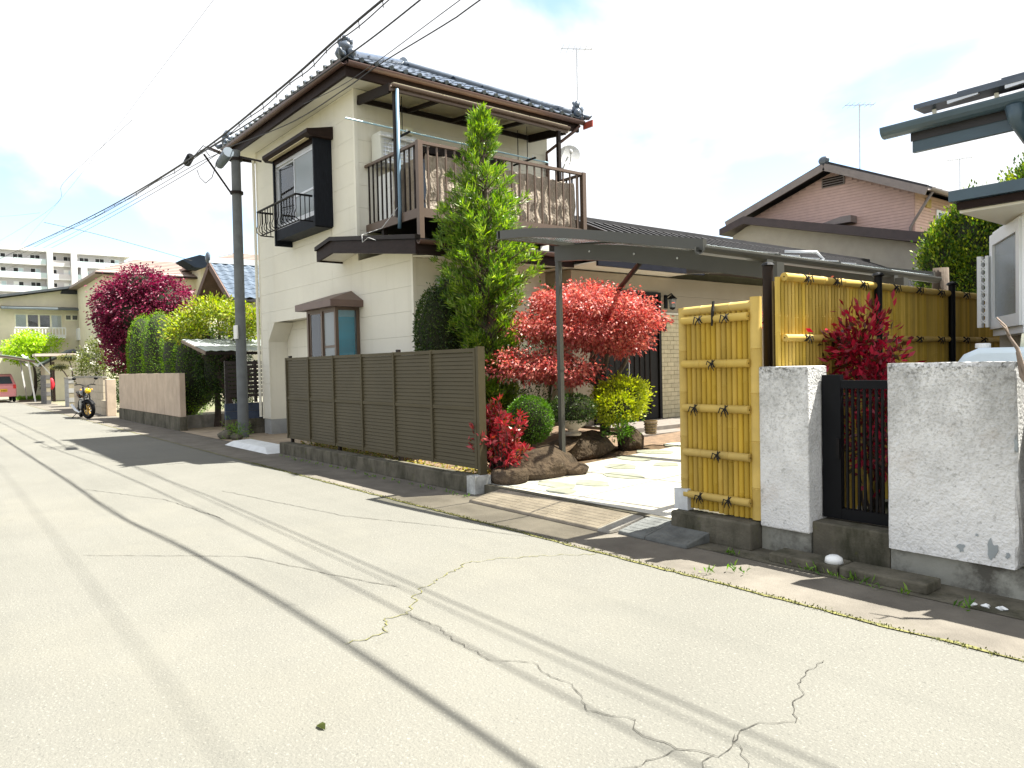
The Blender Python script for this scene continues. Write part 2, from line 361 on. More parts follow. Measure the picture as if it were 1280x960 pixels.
ribbon('moss_seam', m_mossl, [(-45, 4.14), (-20, 4.14), (-9, 4.14), (-4.2, 4.13), (-1.2, 4.15), (4, 4.14)], .032, road, .006, .2, .09, 2)
CR = [[(-4.12, 4.1), (-4.4, 3.68), (-4.6, 3.25), (-4.28, 2.62), (-4.12, 2.44), (-3.9, 2.26), (-3.92, 2.12), (-3.7, 2.02), (-3.72, 1.75)],
      [(-3.9, 2.26), (-3.62, 2.28), (-3.32, 2.22), (-2.98, 2.22), (-2.85, 2.36)],
      [(-2.85, 2.36), (-2.43, 2.3), (-2.28, 2.2), (-2.09, 2.28), (-1.98, 2.2), (-1.83, 2.24), (-1.7, 2.31), (-1.75, 2.5), (-1.75, 2.62), (-1.66, 2.77), (-1.77, 3.02), (-1.86, 3.1), (-1.9, 3.45)],
      [(-1.7, 2.31), (-1.68, 2.2), (-1.59, 2.16)], [(-1.75, 2.5), (-1.57, 2.33), (-1.5, 2.2), (-1.37, 2.15), (-1.2, 2.0)], [(-1.83, 2.24), (-1.85, 2.05), (-1.89, 1.95)]]
for i, c in enumerate(CR):
    ribbon('crack', m_mossl if i == 0 else m_crack, c, .008 if i == 0 else .0046, road, .005, 2.0, .03, i+5)
ribbon('crack', m_crack, [(-9.5, 2.9), (-7, 3.3), (-5.5, 3.9), (-4.9, 4.1)], .008, road, .005, .8, .06, 30)
ribbon('crack', m_crack, [(-7, 1.0), (-6, 2.0), (-5, 2.3), (-4.4, 2.5)], .007, road, .005, .8, .06, 31)
ribbon('crack', m_crack, [(-11, 1.6), (-9.4, 2.2), (-7.6, 2.35)], .009, road, .005, .8, .06, 33)
# moss tufts and small weeds along the seams and the wall foot
nt_ = 2600
px = RNG.uniform(-12, 1, nt_); py = 4.14+RNG.normal(size=nt_)*.018
P0 = np.stack([px, py, np.full(nt_, .004)], 1)
D0 = RNG.normal(size=(nt_, 3)); D0[:, 2] = np.abs(D0[:, 2])+.4
o = leafmesh('moss_tufts', m_moss, None, P0, D0, RNG.uniform(.008, .022, nt_), .008); tag(o, 'yellow green moss growing along the straight asphalt seam', 'moss', kind='stuff')
m_weed = LEAF('weed_green', [(.05, .12, .015), (.12, .24, .03), (.2, .3, .05)], .6, .35)
def weeds(spots, label, h=.09, n=26):
    Ps, Ds = [], []
    for x, y, z, s in spots:
        k = int(n*.6*s); Ps.append(np.array([x, y, z])+RNG.normal(size=(k, 3))*[.05*s, .02, 0]); d = RNG.normal(size=(k, 3)); d[:, 2] = np.abs(d[:, 2])+.9; Ds.append(d)
    P = np.concatenate(Ps); D = np.concatenate(Ds)
    return tag(leafmesh('weeds', m_weed, None, P, D, RNG.uniform(h*.4, h*1.1, len(P)), .014, droop=.15), label, 'weeds', kind='stuff')
weeds([(-2.9, 4.86, .01, 1.1), (-2.72, 4.83, .01, .8), (-2.5, 4.8, .01, 1.4), (-2.32, 4.78, .01, .7), (-2.1, 4.76, .01, .5), (-1.75, 4.75, .01, .6), (-3.4, 4.8, .01, .8), (-3.05, 4.45, .01, .8), (-3.2, 4.25, .01, .6)], 'small green weeds at the foot of the white wall')
weeds([(x, 4.8+random.uniform(-.04, .04), .01, random.uniform(.3, .8)) for x in np.arange(-12.4, -4.6, .24)], 'low grass along the kerb below the brown fence and ramp', .06, 20)
tag(MB().add([(-2.935, 1.252, .004), (-2.915, 1.27, .02), (-2.89, 1.272, .022), (-2.872, 1.262, .004), (-2.89, 1.248, .012), (-2.917, 1.244, .01)], [(0, 1, 2, 3), (0, 3, 4, 5)]).build('fallen_leaf', LEAF('leaf_yellowgreen', [(.07, .085, .012), (.07, .085, .012)])), 'single curled green leaf lying on the asphalt', 'leaf')

# lot of the main house: a slab that climbs gently from the street
def lz(y): return .1+max(0, y-5.2)*.036
def slopebox(name, mat, parent, x0, x1, y0, y1, t=.3, dz=0, kind=None):
    mb = MB(); mb.prism([(y0, lz(y0)-t), (y1, lz(y1)-t), (y1, lz(y1)+dz), (y0, lz(y0)+dz)], 'x', x0, x1); return mb.build(name, mat, parent, kind=kind)
lot = slopebox('house_lot', m_soil, None, -13.1, -7.1, 5.2, 27, .14, -.01); lot['kind'] = 'structure'
drive = slopebox('driveway', m_slab, None, -7.1, -3.45, 5.19, 16, .14); drive['kind'] = 'structure'
edge = slopebox('front_edge', m_concm, drive, -7.1, -4.2, 5.1, 5.188, .12, .004)
# flagstones let into the driveway
for i, (cx, cy, rx, ry) in enumerate([(-6.28, 5.62, .33, .17), (-5.97, 5.42, .24, .15), (-6.02, 5.92, .28, .16), (-6.05, 6.5, .3, .18), (-6.5, 6.95, .28, .2), (-6.85, 7.55, .3, .17), (-7.0, 8.15, .35, .2), (-7.1, 8.9, .34, .22), (-6.15, 7.4, .2, .16)]):
    r = random.Random(i+3); k = 6+i % 2; pts = []
    for j in range(k):
        a = 2*math.pi*(j+r.uniform(-.22, .22))/k; q = r.uniform(.82, 1.1); x, y = cx+rx*q*math.cos(a), cy+ry*q*math.sin(a); pts.append((x, y))
    mb = MB(); n = k
    mb.add([(x, y, lz(y)-.02) for x, y in pts]+[(x, y, lz(y)+.009) for x, y in pts], [tuple(range(n-1, -1, -1)), tuple(range(n, 2*n))]+[(j, (j+1) % n, (j+1) % n+n, j+n) for j in range(n)])
    mb.build('flagstone', m_flag, drive, bevel=.004)
# concrete ramp blocks at the kerb
def ramp_block(x0, x1, mat, label, grp=None, y0=4.64, y1=5.09, h0=.035, h1=.1):
    t = thing('kerb_ramp', ((x0+x1)/2, (y0+y1)/2, .004), label, 'kerb ramp', grp)
    b = MB().prism([(y0, .004), (y1, .004), (y1, h1), (y0+.01, h0)], 'x', x0, x1).build('block', mat, t, bevel=.008)
    k = int((x1-x0-.06)/.055); mb = MB(); s = (h1-h0)/(y1-y0)
    for j in range(6):
        y = y0+.05+j*.065; z = h0+(y-y0)*s
        mb.prism([(y, z-.004), (y+.035, z+.035*s-.004), (y+.03, z+.03*s+.0025), (y+.005, z+.0025)], 'x', x0+.03, x1-.03)
    mb.build('grip_ribs', mat, t)
    return t
for a, b, lb in ((-6.62, -6.0, 'brown ribbed kerb ramp block next to the whitish kerb end block'), (-5.995, -5.37, 'middle brown ribbed kerb ramp block of the driveway row'), (-5.365, -4.66, 'brown ribbed kerb ramp block next to the pale end wedge')): ramp_block(a, b, m_ramp, lb, 'ribbed kerb ramps')
t = thing('kerb_ramp', (-4.58, 4.86, 0), 'pale plain end wedge closing the row of ribbed kerb ramps', 'kerb ramp')
MB().prism([(4.64, .004), (5.09, .004), (5.09, .1), (4.65, .035)], 'x', -4.655, -4.5).build('block', m_conc, t, bevel=.008)
ramp_block(-4.46, -4.16, m_rubber, 'narrow dark grey kerb ramp block beside the bamboo panel', None, 4.7, 5.08)
ramp_block(-4.155, -3.72, m_rubber, 'wide dark grey kerb ramp block in front of the bamboo panel', None, 4.7, 5.06)
# white wedge in front of the recess
t = thing('kerb_ramp', (-14.1, 5.0, 0), 'white concrete kerb wedge below the brown fence end', 'kerb ramp')
MB().add([(-15.3, 4.75, .006), (-12.95, 4.75, .006), (-12.95, 5.2, .006), (-15.3, 5.2, .006), (-15.05, 4.85, .1), (-13.3, 4.85, .1), (-13.3, 5.2, .11), (-15.05, 5.2, .11)], [(3, 2, 1, 0), (4, 5, 6, 7), (0, 1, 5, 4), (1, 2, 6, 5), (2, 3, 7, 6), (3, 0, 4, 7)]).build('block', M('white_concrete', (.6, .62, .62), .85, .1, 4, .3, 60), t, bevel=.008)
# stepping slabs in front of the black gate
for a, b, lab in ((-3.08, -2.56, 'long low concrete slab below the white gate pillar'), (-2.545, -1.98, 'long low concrete slab at the foot of the black gate step')):
    tag(MB().box(a, b, 4.84, 5.06, .004, .075).build('kerb_slab', m_concm, bevel=.012), lab, 'slab')
tag(MB().lathe([(0, .052), (.03, .05), (.055, .035), (.062, 0.0), (.058, 0.0), (.05, .03), (0, .046)], (-2.62, 4.92, .076), 16).build('plastic_bowl', m_white, smooth=True), 'small white upturned plastic bowl on the kerb slab', 'bowl')
for i, (x, y) in enumerate([(-1.66, 4.86), (-1.58, 4.88), (-1.72, 4.84)]):
    tag(MB().ell((x, y, .016), .03-.006*i, .018, .012, 7, 4, .35, i, .004).build('litter', m_white), 'scrap of white paper litter lying at the white wall foot', 'litter', 'paper scraps by the wall')
# ---------------------------------------------------------------- main house
H = thing('main_house', (-13.8, 8.9, 0), 'cream two storey house with dark tiled roof and brown balcony', 'house')
def boards(parent, mat, axis, back, front, a0, a1, z0, z1, h, openings=(), joints=(), name='siding_board'):
    """horizontal siding boards one by one, cut round the openings"""
    nrow = int(math.ceil((z1-z0)/h-1e-6)); cuts = [a0]+sorted(joints)+[a1]
    for i in range(nrow):
        r0, r1 = z0+i*h+.0022, min(z0+(i+1)*h, z1)-.001
        for c0, c1 in zip(cuts[:-1], cuts[1:]):
            s0, s1 = c0+(.003 if c0 != a0 else 0), c1
            xs = sorted({s0, s1, *[v for o in openings for v in o[:2] if s0 < v < s1]}); zs = sorted({r0, r1, *[v for o in openings for v in o[2:] if r0 < v < r1]})
            runs = []
            for xa, xb in zip(xs[:-1], xs[1:]):
                run = None
                for za, zb in list(zip(zs[:-1], zs[1:]))+[(None, None)]:
                    solid = za is not None and not any(o[0]-1e-6 <= (xa+xb)/2 <= o[1]+1e-6 and o[2]-1e-6 <= (za+zb)/2 <= o[3]+1e-6 for o in openings)
                    if solid: run = (run[0], zb) if run else (za, zb)
                    if not solid and run:
                        hit = [q for q in runs if abs(q[1]-xa) < 1e-6 and q[2:] == [run[0], run[1]]]
                        if hit: hit[0][1] = xb
                        else: runs.append([xa, xb, run[0], run[1]])
                        run = None
            for xa, xb, za, zb in runs:
                if xb-xa < .02 or zb-za < .01: continue
                (MB().box(xa, xb, front, back, za, zb) if axis == 'x' else MB().box(back, front, xa, xb, za, zb)).build(name, mat, parent)
XL, XM, XR, YF, YB = -17.3, -12.3, -10.4, 6.3, 10.95
wall = MB()
wall.box(XL+.03, XM-.03, YF+.032, YB, 2.9, 6.56)                     # upper storey
wall.box(XL+.03, XR-.03, 6.78, 26, .1, 2.895)                         # ground storey behind the recess
wall.box(-13.4, XR-.03, YF+.032, 6.775, .1, 2.89); wall.box(XL+.03, -16.87, YF+.032, 6.775, .1, 2.88); wall.box(-16.865, -13.405, YF+.032, 6.77, 2.6, 2.885)
wall.box(XM-.028, XR-.03, YF+.032, 11.6, 2.9, 3.42); wall.box(XM-.028, XR-.03, 11.65, 26, 2.9, 3.6)
FW = wall.build('wall', m_cream, H)
boards(FW, m_cream, 'x', YF+.03, YF, XL, XR, .36, 6.56, .41, [(-16.85, -13.4, 0, 2.57), (-15.2, -13.4, 4.4, 5.85), (XM, XR+.1, 3.45, 7), (-13.5, -12.4, 1.5, 2.6)], [-13.38])
boards(FW, m_cream, 'y', XM-.028, XM, YF+.001, YB, 3.6, 6.56, .41, [(7.6, 9.6, 3.5, 5.6)], [7.5, 9.3])
boards(FW, m_cream, 'y', XR-.028, XR, YF+.001, 9.15, .36, 3.42, .41, [(6.75, 7.9, 1.9, 3.0)], [])
boards(FW, m_cream, 'x', 6.778, 6.75, -16.86, -13.41, .36, 2.59, .41)
MB().prism([(-16.86, 2.15), (-16.45, 2.575), (-16.86, 2.575)], 'y', YF+.004, 6.745).build('chamfer', m_cream, FW)
box('corner_trim', m_soffit, FW, XL-.012, XL+.05, YF-.012, YF+.05, .36, 6.56); box('corner_trim', m_soffit, FW, XM-.05, XM+.012, YF-.012, YF+.05, 3.6, 6.56); box('corner_trim', m_soffit, FW, XR-.05, XR+.012, YF-.012, YF+.05, .36, 3.4)
fd = MB(); fd.box(XL+.02, -16.86, YF+.01, 6.76, 0, .355); fd.box(-13.4, XR-.01, YF+.012, 6.76, 0, .355); fd.box(-16.855, -13.405, 6.76, 6.8, 0, .355); fd.box(XR-.3, XR-.012, 6.77, 9.2, 0, .353)
fd.build('foundation', m_found, H)
MB().tube([(XL-.045, YF-.05, 6.4), (XL-.045, YF-.05, .4)], .035, 10).build('downpipe', m_soffit, H, smooth='auto')
# --- upper roof: hip roof with wave tiles
RX0, RX1, RY0, RY1, RZ, PT = -18.0, -11.62, 5.78, 11.4, 6.72, .50
cxm = (RX0+RX1)/2; half = (RY1-RY0)/2; ridge0, ridge1 = (RX0+half, (RY0+RY1)/2, RZ+half*PT), (RX1-half, (RY0+RY1)/2, RZ+half*PT)
mb = MB()
mb.add([(RX0+.02, RY0+.02, RZ), (RX1-.02, RY0+.02, RZ), (RX1-.02, RY1-.02, RZ), (RX0+.02, RY1-.02, RZ), ridge0, ridge1], [(0, 1, 5, 4), (1, 2, 5), (2, 3, 4, 5), (3, 0, 4), (3, 2, 1, 0)])
ROOF = mb.build('roof', m_tile2, H)
def tile_mesh(w, l, th=.02, amp=.028, lip=0):
    """one wave tile: along x = width, along y = up the slope"""
    n = 8; top = []
    for i in range(n+1):
        u = i/n; top.append((u*w-w/2, amp*(math.cos(2*math.pi*u*1.0)*.5+.5)*(1 if u > .5 else .75)))
    vs = []
    for y, dz in ((0, 0), (l, -.012)):
        vs += [(x, y, z+dz) for x, z in top]+[(x, y, z+dz-th) for x, z in top]
    m = n+1; fs = []
    for i in range(n):
        fs += [(i, i+1, 2*m+i+1, 2*m+i), (m+i+1, m+i, 3*m+i, 3*m+i+1), (i, m+i, m+i+1, i+1)]
    if lip:
        k = len(vs)
        for sx in (1,):
            c = (w/2-.03, amp*.4); nn = 10
            ring = [(c[0]+.045*math.cos(2*math.pi*j/nn), -.012, c[1]+.045*math.sin(2*math.pi*j/nn)) for j in range(nn)]
            b = len(vs); vs += ring+[(x, .03, z) for x, y, z in ring]; fs += [tuple(b+j for j in range(nn))]+[(b+j, b+nn+j, b+nn+(j+1) % nn, b+(j+1) % nn) for j in range(nn)]
    return vs, fs
TW, TL = .29, .26
slope_len = math.sqrt(1+PT*PT)
def place_tiles(side, course0, course1, mb_all=None, parent=None, proto=None, mat=None):
    """side: f(ront) or r(ight); tiles as objects if proto is given, else appended to mb_all"""
    out = []
    for c in range(course0, course1):
        inset = c*TL/slope_len
        a0, a1 = (RX0, RX1) if side in 'fb' else (RY0, RY1)
        n = int((a1-a0-2*inset)/TW)
        if n < 1: continue
        st = (a0+a1)/2-n*TW/2+TW/2
        for i in range(n):
            a = st+i*TW; u = inset; z = RZ+u*PT+.03+.012
            if side == 'f': mt = Matrix.Translation((a, RY0-.05+u, z)) @ Matrix.Rotation(math.atan(PT), 4, 'X')
            elif side == 'b': mt = Matrix.Translation((a, RY1+.05-u, z)) @ Matrix.Rotation(math.pi, 4, 'Z') @ Matrix.Rotation(math.atan(PT), 4, 'X')
            elif side == 'l': mt = Matrix.Translation((RX0-.05+u, a, z)) @ Matrix.Rotation(-math.pi/2, 4, 'Z') @ Matrix.Rotation(math.atan(PT), 4, 'X')
            else: mt = Matrix.Translation((RX1+.05-u, a, z)) @ Matrix.Rotation(math.pi/2, 4, 'Z') @ Matrix.Rotation(math.atan(PT), 4, 'X')
            out.append(mt)
    return out
def proto_tile(name, mat, parent, lip):
    vs, fs = tile_mesh(TW*.99, TL*1.15, lip=lip); me = bpy.data.meshes.new(name); me.from_pydata(vs, [], fs); me.update(); me.materials.append(mat); return me
me_e = proto_tile('roof_tile', m_tile, ROOF, 1); me_t = proto_tile('roof_tile', m_tile, ROOF, 0)
def tile_objs(me, mats, parent):
    o = Vector(ORG[parent.name])
    for mt in mats:
        ob = bpy.data.objects.new('roof_tile', me); COL.objects.link(ob); ob.parent = parent
        ob.matrix_local = Matrix.Translation(-o) @ mt
def tile_stuff(name, mat, mats, parent, lip=0):
    vs, fs = tile_mesh(TW*.99, TL*1.15, lip=lip); V = np.array(vs); mb = MB()
    for mt in mats: mb.add([tuple(mt @ Vector(v)) for v in vs], fs)
    return mb.build(name, mat, parent, kind='stuff')
tile_objs(me_e, place_tiles('f', 0, 1)+place_tiles('r', 0, 1), ROOF)
tile_objs(me_t, place_tiles('r', 1, 5)+place_tiles('f', 1, 2), ROOF)
tile_stuff('tile_field', m_tile, place_tiles('r', 5, 12)+place_tiles('f', 2, 12)+place_tiles('l', 0, 12)+place_tiles('b', 0, 12), ROOF)
# hip ridges with end ornaments
for (sx, sy) in ((RX1, RY0), (RX0, RY0), (RX1, RY1), (RX0, RY1)):
    a = Vector((sx, sy, RZ+.1)); b = Vector(ridge1 if sx == RX1 else ridge0)+Vector((0, 0, .1)); d = (b-a).normalized()
    MB().tube([a+d*.25, b], .085, 10).build('hip_ridge', m_tile, ROOF, smooth='auto')
    mb = MB(); p = a+d*.12; w = d.cross(Vector((0, 0, 1))).normalized()
    for i, (q, z, r) in enumerate(((-.1, .02, .09), (.1, .02, .09), (0, .12, .12), (-.08, .2, .06), (.08, .2, .06), (0, .26, .06))):
        c = p+w*q+Vector((0, 0, z)); mb.ell(c, r, r, r, 8, 6, .1, i)
    mb.tube([p-d*.12+Vector((0, 0, .02)), p+Vector((0, 0, .16)), p+d*.1+Vector((0, 0, .26))], [.03, .06, .03], 8)
    mb.build('ridge_ornament', m_tile, ROOF, smooth=True)
    # upturned corner tile
    MB().tube([a-d*.02, a-d*.13+Vector((0, 0, .02)), a-d*.2+Vector((0, 0, .09))], [.06, .05, .025], 8).build('corner_tile', m_tile, ROOF, smooth=True)
MB().tube([(ridge0[0]-.1, ridge0[1], ridge0[2]+.12), (ridge1[0]+.1, ridge1[1], ridge1[2]+.12)], .1, 10).build('ridge', m_tile, ROOF)
# eaves: soffit, fascia, gutters
sof = MB(); sof.box(RX0+.12, RX1-.12, RY0+.12, YF-.001, 6.563, 6.59); sof.box(XM+.013, RX1-.12, YF, RY1-.12, 6.563, 6.59); sof.box(RX0+.12, XL-.013, YF, RY1-.12, 6.563, 6.59)
sof.build('soffit', m_soffit, ROOF)
fa = MB(); fa.box(RX0+.06, RX1-.06, RY0+.06, RY0+.118, 6.5, 6.72); fa.box(RX1-.118, RX1-.06, RY0+.119, RY1-.06, 6.5, 6.72); fa.box(RX0+.06, RX0+.118, RY0+.119, RY1-.06, 6.5, 6.72)
fa.build('fascia', m_trim, ROOF)
def gutter(a, b, r, mat, parent, name='gutter', n=7):
    a = Vector(a); b = Vector(b); d = (b-a).normalized(); s = d.cross(Vector((0, 0, 1))).normalized()
    prof = [(math.cos(math.pi*i/n)*r, -math.sin(math.pi*i/n)*r*.95) for i in range(n+1)]; prof = [(r, .015)]+prof+[(-r, .015)]
    inner = [(x*.85, z*.85+.004) for x, z in prof[::-1]]; pr = prof+inner
    vs = [a+s*x+Vector((0, 0, z)) for x, z in pr]+[b+s*x+Vector((0, 0, z)) for x, z in pr]; k = len(pr)
    return MB().add(vs, [(i, (i+1) % k, (i+1) % k+k, i+k) for i in range(k)]+[tuple(range(k)), tuple(range(2*k-1, k-1, -1))]).build(name, mat, parent)
gutter((RX0, RY0-.01, 6.7), (RX1+.02, RY0-.01, 6.7), .065, m_gut, ROOF); gutter((RX1+.01, RY0+.06, 6.7), (RX1+.01, RY1, 6.7), .065, m_gut, ROOF)
MB().tube([(RX1, RY1-.1, 6.62), (RX1-.05, RY1-.2, 6.5), (XM+.1, YB-.1, 6.1), (XM+.06, YB-.06, 5.9), (XM+.06, YB-.06, 4.4)], .032, 8).build('downpipe', m_gut, H, smooth=True)
box('corner_plate', M('red_brown_paint', (.3, .06, .04), .5), ROOF, RX1-.02, RX1+.26, RY1+.02, RY1+.05, 6.56, 6.7)
# --- 2F box window with hood and rail
w = MB(); wx0, wx1, wy, wz0, wz1 = -15.28, -13.32, 5.97, 4.42, 5.78
WN = MB().box(wx0+.1, wx1-.1, 6.2, 6.29, wz0, wz1).build('box_window', m_int, H)
box('side_panel', m_navy, WN, wx1, wx1+.05, wy-.04, YF-.002, 4.22, 5.86); box('side_panel', m_navy, WN, wx0-.05, wx0, wy-.04, YF-.002, 4.1, 5.86)
box('head', m_trim, WN, wx0, wx1, wy-.02, YF-.002, wz1, 5.85); box('sill', m_navy, WN, wx0, wx1, wy-.02, YF-.002, 4.2, wz0)
mb = MB(); mb.prism([(wy-.2, 5.92), (wy-.2, 5.98), (YF-.003, 6.1), (YF-.003, 5.862), (wy-.14, 5.862)], 'x', wx0-.2, wx1+.14); mb.build('hood', m_trim, WN)
mb = MB(); mb.box(wx0+.05, wx1-.05, wy-.16, wy-.08, 5.845, 5.86); mb.build('hood_strip', M('beige_strip', (.5, .42, .25), .6), WN)
fr = MB(); d = .045
fr.box(wx0+.001, wx0+.06, wy, wy+.06, wz0, wz1-.001); fr.box(wx1-.06, wx1-.001, wy, wy+.06, wz0, wz1-.001); fr.box(wx0+.06, wx1-.06, wy, wy+.06, wz1-.06, wz1-.001); fr.box(wx0+.06, wx1-.06, wy, wy+.06, wz0+.001, wz0+.05)
fr.build('frame', m_silver, WN)
xm = (wx0+wx1)/2
def sash(parent, x0, x1, y, z0, z1, matf, matg, t=.04, mid=None):
    s = MB(); s.box(x0, x0+t, y, y+.025, z0, z1); s.box(x1-t, x1, y, y+.025, z0, z1); s.box(x0+t, x1-t, y, y+.025, z1-t, z1); s.box(x0+t, x1-t, y, y+.025, z0, z0+t*1.2)
    if mid: s.box(x0+t, x1-t, y, y+.025, mid-.02, mid+.02)
    o = s.build('sash', matf, parent); MB().box(x0+t, x1-t, y+.009, y+.014, z0+t, z1-t).build('pane', matg, parent); return o
sash(WN, wx0+.062, xm+.03, wy+.032, wz0+.052, wz1-.062, m_silver, g_clear); sash(WN, xm-.03, wx1-.062, wy+.004, wz0+.052, wz1-.062, m_silver, g_frost, mid=4.95)
def curtain(parent, mat, x0, x1, y, z0, z1, n=24, amp=.02):
    vs = []; 
    for z in (z0, z1): vs += [(x0+(x1-x0)*i/n, y+amp*math.sin(i*1.9), z) for i in range(n+1)]
    return MB().add(vs, [(i, i+1, n+2+i, n+1+i) for i in range(n)]).build('curtain', mat, parent, smooth=True)
curtain(WN, m_curtB, wx0+.1, xm-.25, wy+.13, wz0, wz1); curtain(WN, m_curtW, xm-.24, xm+.1, wy+.12, wz0, wz1, 10); curtain(WN, m_curtW, xm+.1, wx1-.1, wy+.14, wz0, wz1)
RL = MB().tube([(wx0-.1, 5.93, 4.78), (wx0-.1, 5.6, 4.78), (wx1-.06, 5.6, 4.78), (wx1-.06, 5.93, 4.78)], .022, 6).build('window_rail', m_iron, WN)
MB().tube([(wx0-.1, 5.93, 4.3), (wx0-.1, 5.66, 4.3), (wx1-.06, 5.66, 4.3), (wx1-.06, 5.93, 4.3)], .014, 6).build('lower_rail', m_iron, WN)
bal = None
for i in range(15):
    x = wx0-.1+(wx1-wx0+.04)*i/14
    if bal is None: bal = MB().tube([(x, 5.6, 4.77), (x, 5.6, 4.5), (x, 5.57, 4.42), (x, 5.58, 4.35), (x, 5.66, 4.3)], .009, 5).build('baluster', m_iron, WN); bx0 = x
    else: dup(bal, (x-bx0, 0, 0))
for sx in (wx0-.1, wx1-.06):
    for y in (5.69, 5.78, 5.87): MB().tube([(sx, y, 4.77), (sx, y, 4.3)], .009, 5).build('baluster', m_iron, WN)
# --- 1F bay window
BW = box('bay_window', m_trim, H, -13.55, -12.3, 5.84, YF-.001, 1.3, 1.55)
bx0, bx1, by = -13.55, -12.3, 5.82; z0, z1 = 1.55, 2.55
mb = MB()
for x, y in ((bx0+.03, by+.03), (bx1-.03, by+.03), (bx0+.03, YF-.035), (bx1-.03, YF-.035), (bx0+.66, by+.03)): mb.box(x-.03, x+.03, y-.03, y+.03, z0+.002, z1)
mb.box(bx0, bx1, by, by+.06, z1+.001, z1+.07); mb.box(bx1-.06, bx1, by+.061, YF-.002, z1+.001, z1+.07); mb.build('frame', m_alu, BW)
mb = MB(); e = .16
mb.add([(bx0-e, by-e, 2.6), (bx1+e, by-e, 2.6), (bx1+e, YF-.003, 2.6), (bx0-e, YF-.003, 2.6), (bx0-e, by-e, 2.72), (bx1+e, by-e, 2.72), (bx1+e, YF-.003, 2.72), (bx0-e, YF-.003, 2.72), (bx0+.25, YF-.003, 2.93), (bx1-.3, YF-.003, 2.93)],
       [(3, 2, 1, 0), (0, 1, 5, 4), (1, 2, 6, 5), (3, 0, 4, 7), (4, 5, 9, 8), (5, 6, 9), (7, 4, 8), (2, 3, 7, 8, 9, 6)])
mb.build('bay_roof', M('bay_roof_brown', (.13, .085, .07), .5, .1, 4), BW)
sash(BW, bx0+.1, bx0+.63, by+.02, z0+.02, z1, m_alu, g_clear, .03); sash(BW, bx0+.69, bx1-.07, by+.02, z0+.02, z1, m_alu, g_frost, .03, mid=1.9)
box('board', m_cardb, BW, bx0+.12, bx0+.6, by+.05, by+.06, z0+.02, z1); box('backing', m_curtW, BW, bx0+.66, bx1-.12, by+.2, by+.21, z0+.02, z1)  # cream board is added; its colour stands for light inside the left pane
box('pane', g_clear, BW, bx1-.035, bx1-.03, by+.07, YF-.07, z0+.02, z1); box('blind', m_blind, BW, bx1-.075, bx1-.07, by+.065, YF-.07, z0+.02, z1-.12); box('blind_rail', M('blind_rail', (.3, .6, .75), .5), BW, bx1-.078, bx1-.066, by+.065, YF-.07, z1-.118, z1-.002)
# --- low roof over the projecting ground floor
LR = MB().prism([(-12.95, 3.70), (-12.31, 3.80), (-9.5, 3.42), (-9.5, 3.36), (-12.31, 3.74), (-12.95, 3.64)], 'y', 5.82, 11.64).build('low_roof', m_tile2, H)
MB().prism([(-12.95, 3.66), (-12.31, 3.76), (-9.47, 3.375), (-9.47, 3.17), (-12.31, 3.55), (-12.95, 3.47)], 'y', 5.79, 5.83).build('verge_board', m_trim, LR)
MB().prism([(-12.95, 3.735), (-12.31, 3.835), (-9.42, 3.45), (-9.42, 3.385), (-12.31, 3.765), (-12.95, 3.665)], 'y', 5.75, 5.85).build('verge_cap', m_dkalu, LR)
box('eave_board', m_trim, LR, -9.5, -9.46, 5.832, 9.0, 3.17, 3.37); box('end_board', m_trim, LR, -12.955, -12.92, 5.832, YF-.002, 3.47, 3.66)
MB().prism([(-12.93, 3.5), (-12.31, 3.58), (-10.42, 3.325), (-9.5, 3.2), (-9.5, 3.22), (-12.31, 3.60), (-12.93, 3.52)], 'y', 5.832, YF-.002).build('verge_soffit', m_soffit, LR)
MB().prism([(XR+.013, 3.28), (-9.5, 3.18), (-9.5, 3.2), (XR+.013, 3.3)], 'y', YF, 9.0).build('eave_soffit', m_soffit, LR)
gutter((-9.4, 5.8, 3.36), (-9.4, 9.0, 3.36), .05, m_gut, LR)
# porch roof part further out
MB().prism([(-12.2, 3.79), (-8.9, 3.35), (-8.9, 3.31), (-12.2, 3.75)], 'y', 9.0, 11.7).build('porch_roof', m_tile2, LR)
box('porch_fascia', M('navy_fascia', (.012, .013, .02), .5, .2, 5, spec=.1), LR, -8.92, -8.87, 9.0, 11.9, 3.14, 3.37); box('porch_soffit', m_soffit, LR, XR, -8.925, 9.0, 11.88, 3.2, 3.22)
# side window of the ground floor
SWN = MB().box(XR-.02, XR+.03, 6.75, 7.9, 1.9, 3.0).build('side_window', m_silver, H); box('pane', g_dark, SWN, XR+.031, XR+.036, 6.8, 7.85, 1.95, 2.95)
# --- porch wall, door, brick tile, lamp
PX = -9.7
m_shadetan = M('shaded_tan_siding', (.31, .27, .205), .75, .05, 1.2, .25, 160)  # siding colour darkened to carry the shade under porch eave and carport
PW = MB().box(XR-.02, PX-.03, 9.15, 26, .1, 3.18).build('porch_wall', m_shadetan, H)
boards(PW, m_shadetan, 'y', PX-.028, PX, 9.15, 17, .35, 3.17, .41, [(9.72, 11.47, 0, 2.82), (11.5, 13.9, 0, 2.44)], [15])
DR = box('front_door', m_door, H, PX-.028, PX-.005, 9.73, 11.46, .36, 2.8)
mb = MB(); mb.box(PX-.02, PX+.05, 9.66, 9.73, .36, 2.86); mb.box(PX-.02, PX+.05, 11.46, 11.53, .36, 2.86); mb.box(PX-.02, PX+.05, 9.73, 11.46, 2.8, 2.86); mb.build('door_frame', m_door, DR)
box('door_leaf', m_door, DR, PX-.004, PX+.03, 9.75, 10.6, .37, 2.79); box('door_leaf', m_door, DR, PX-.004, PX+.02, 10.62, 11.45, .37, 2.79)
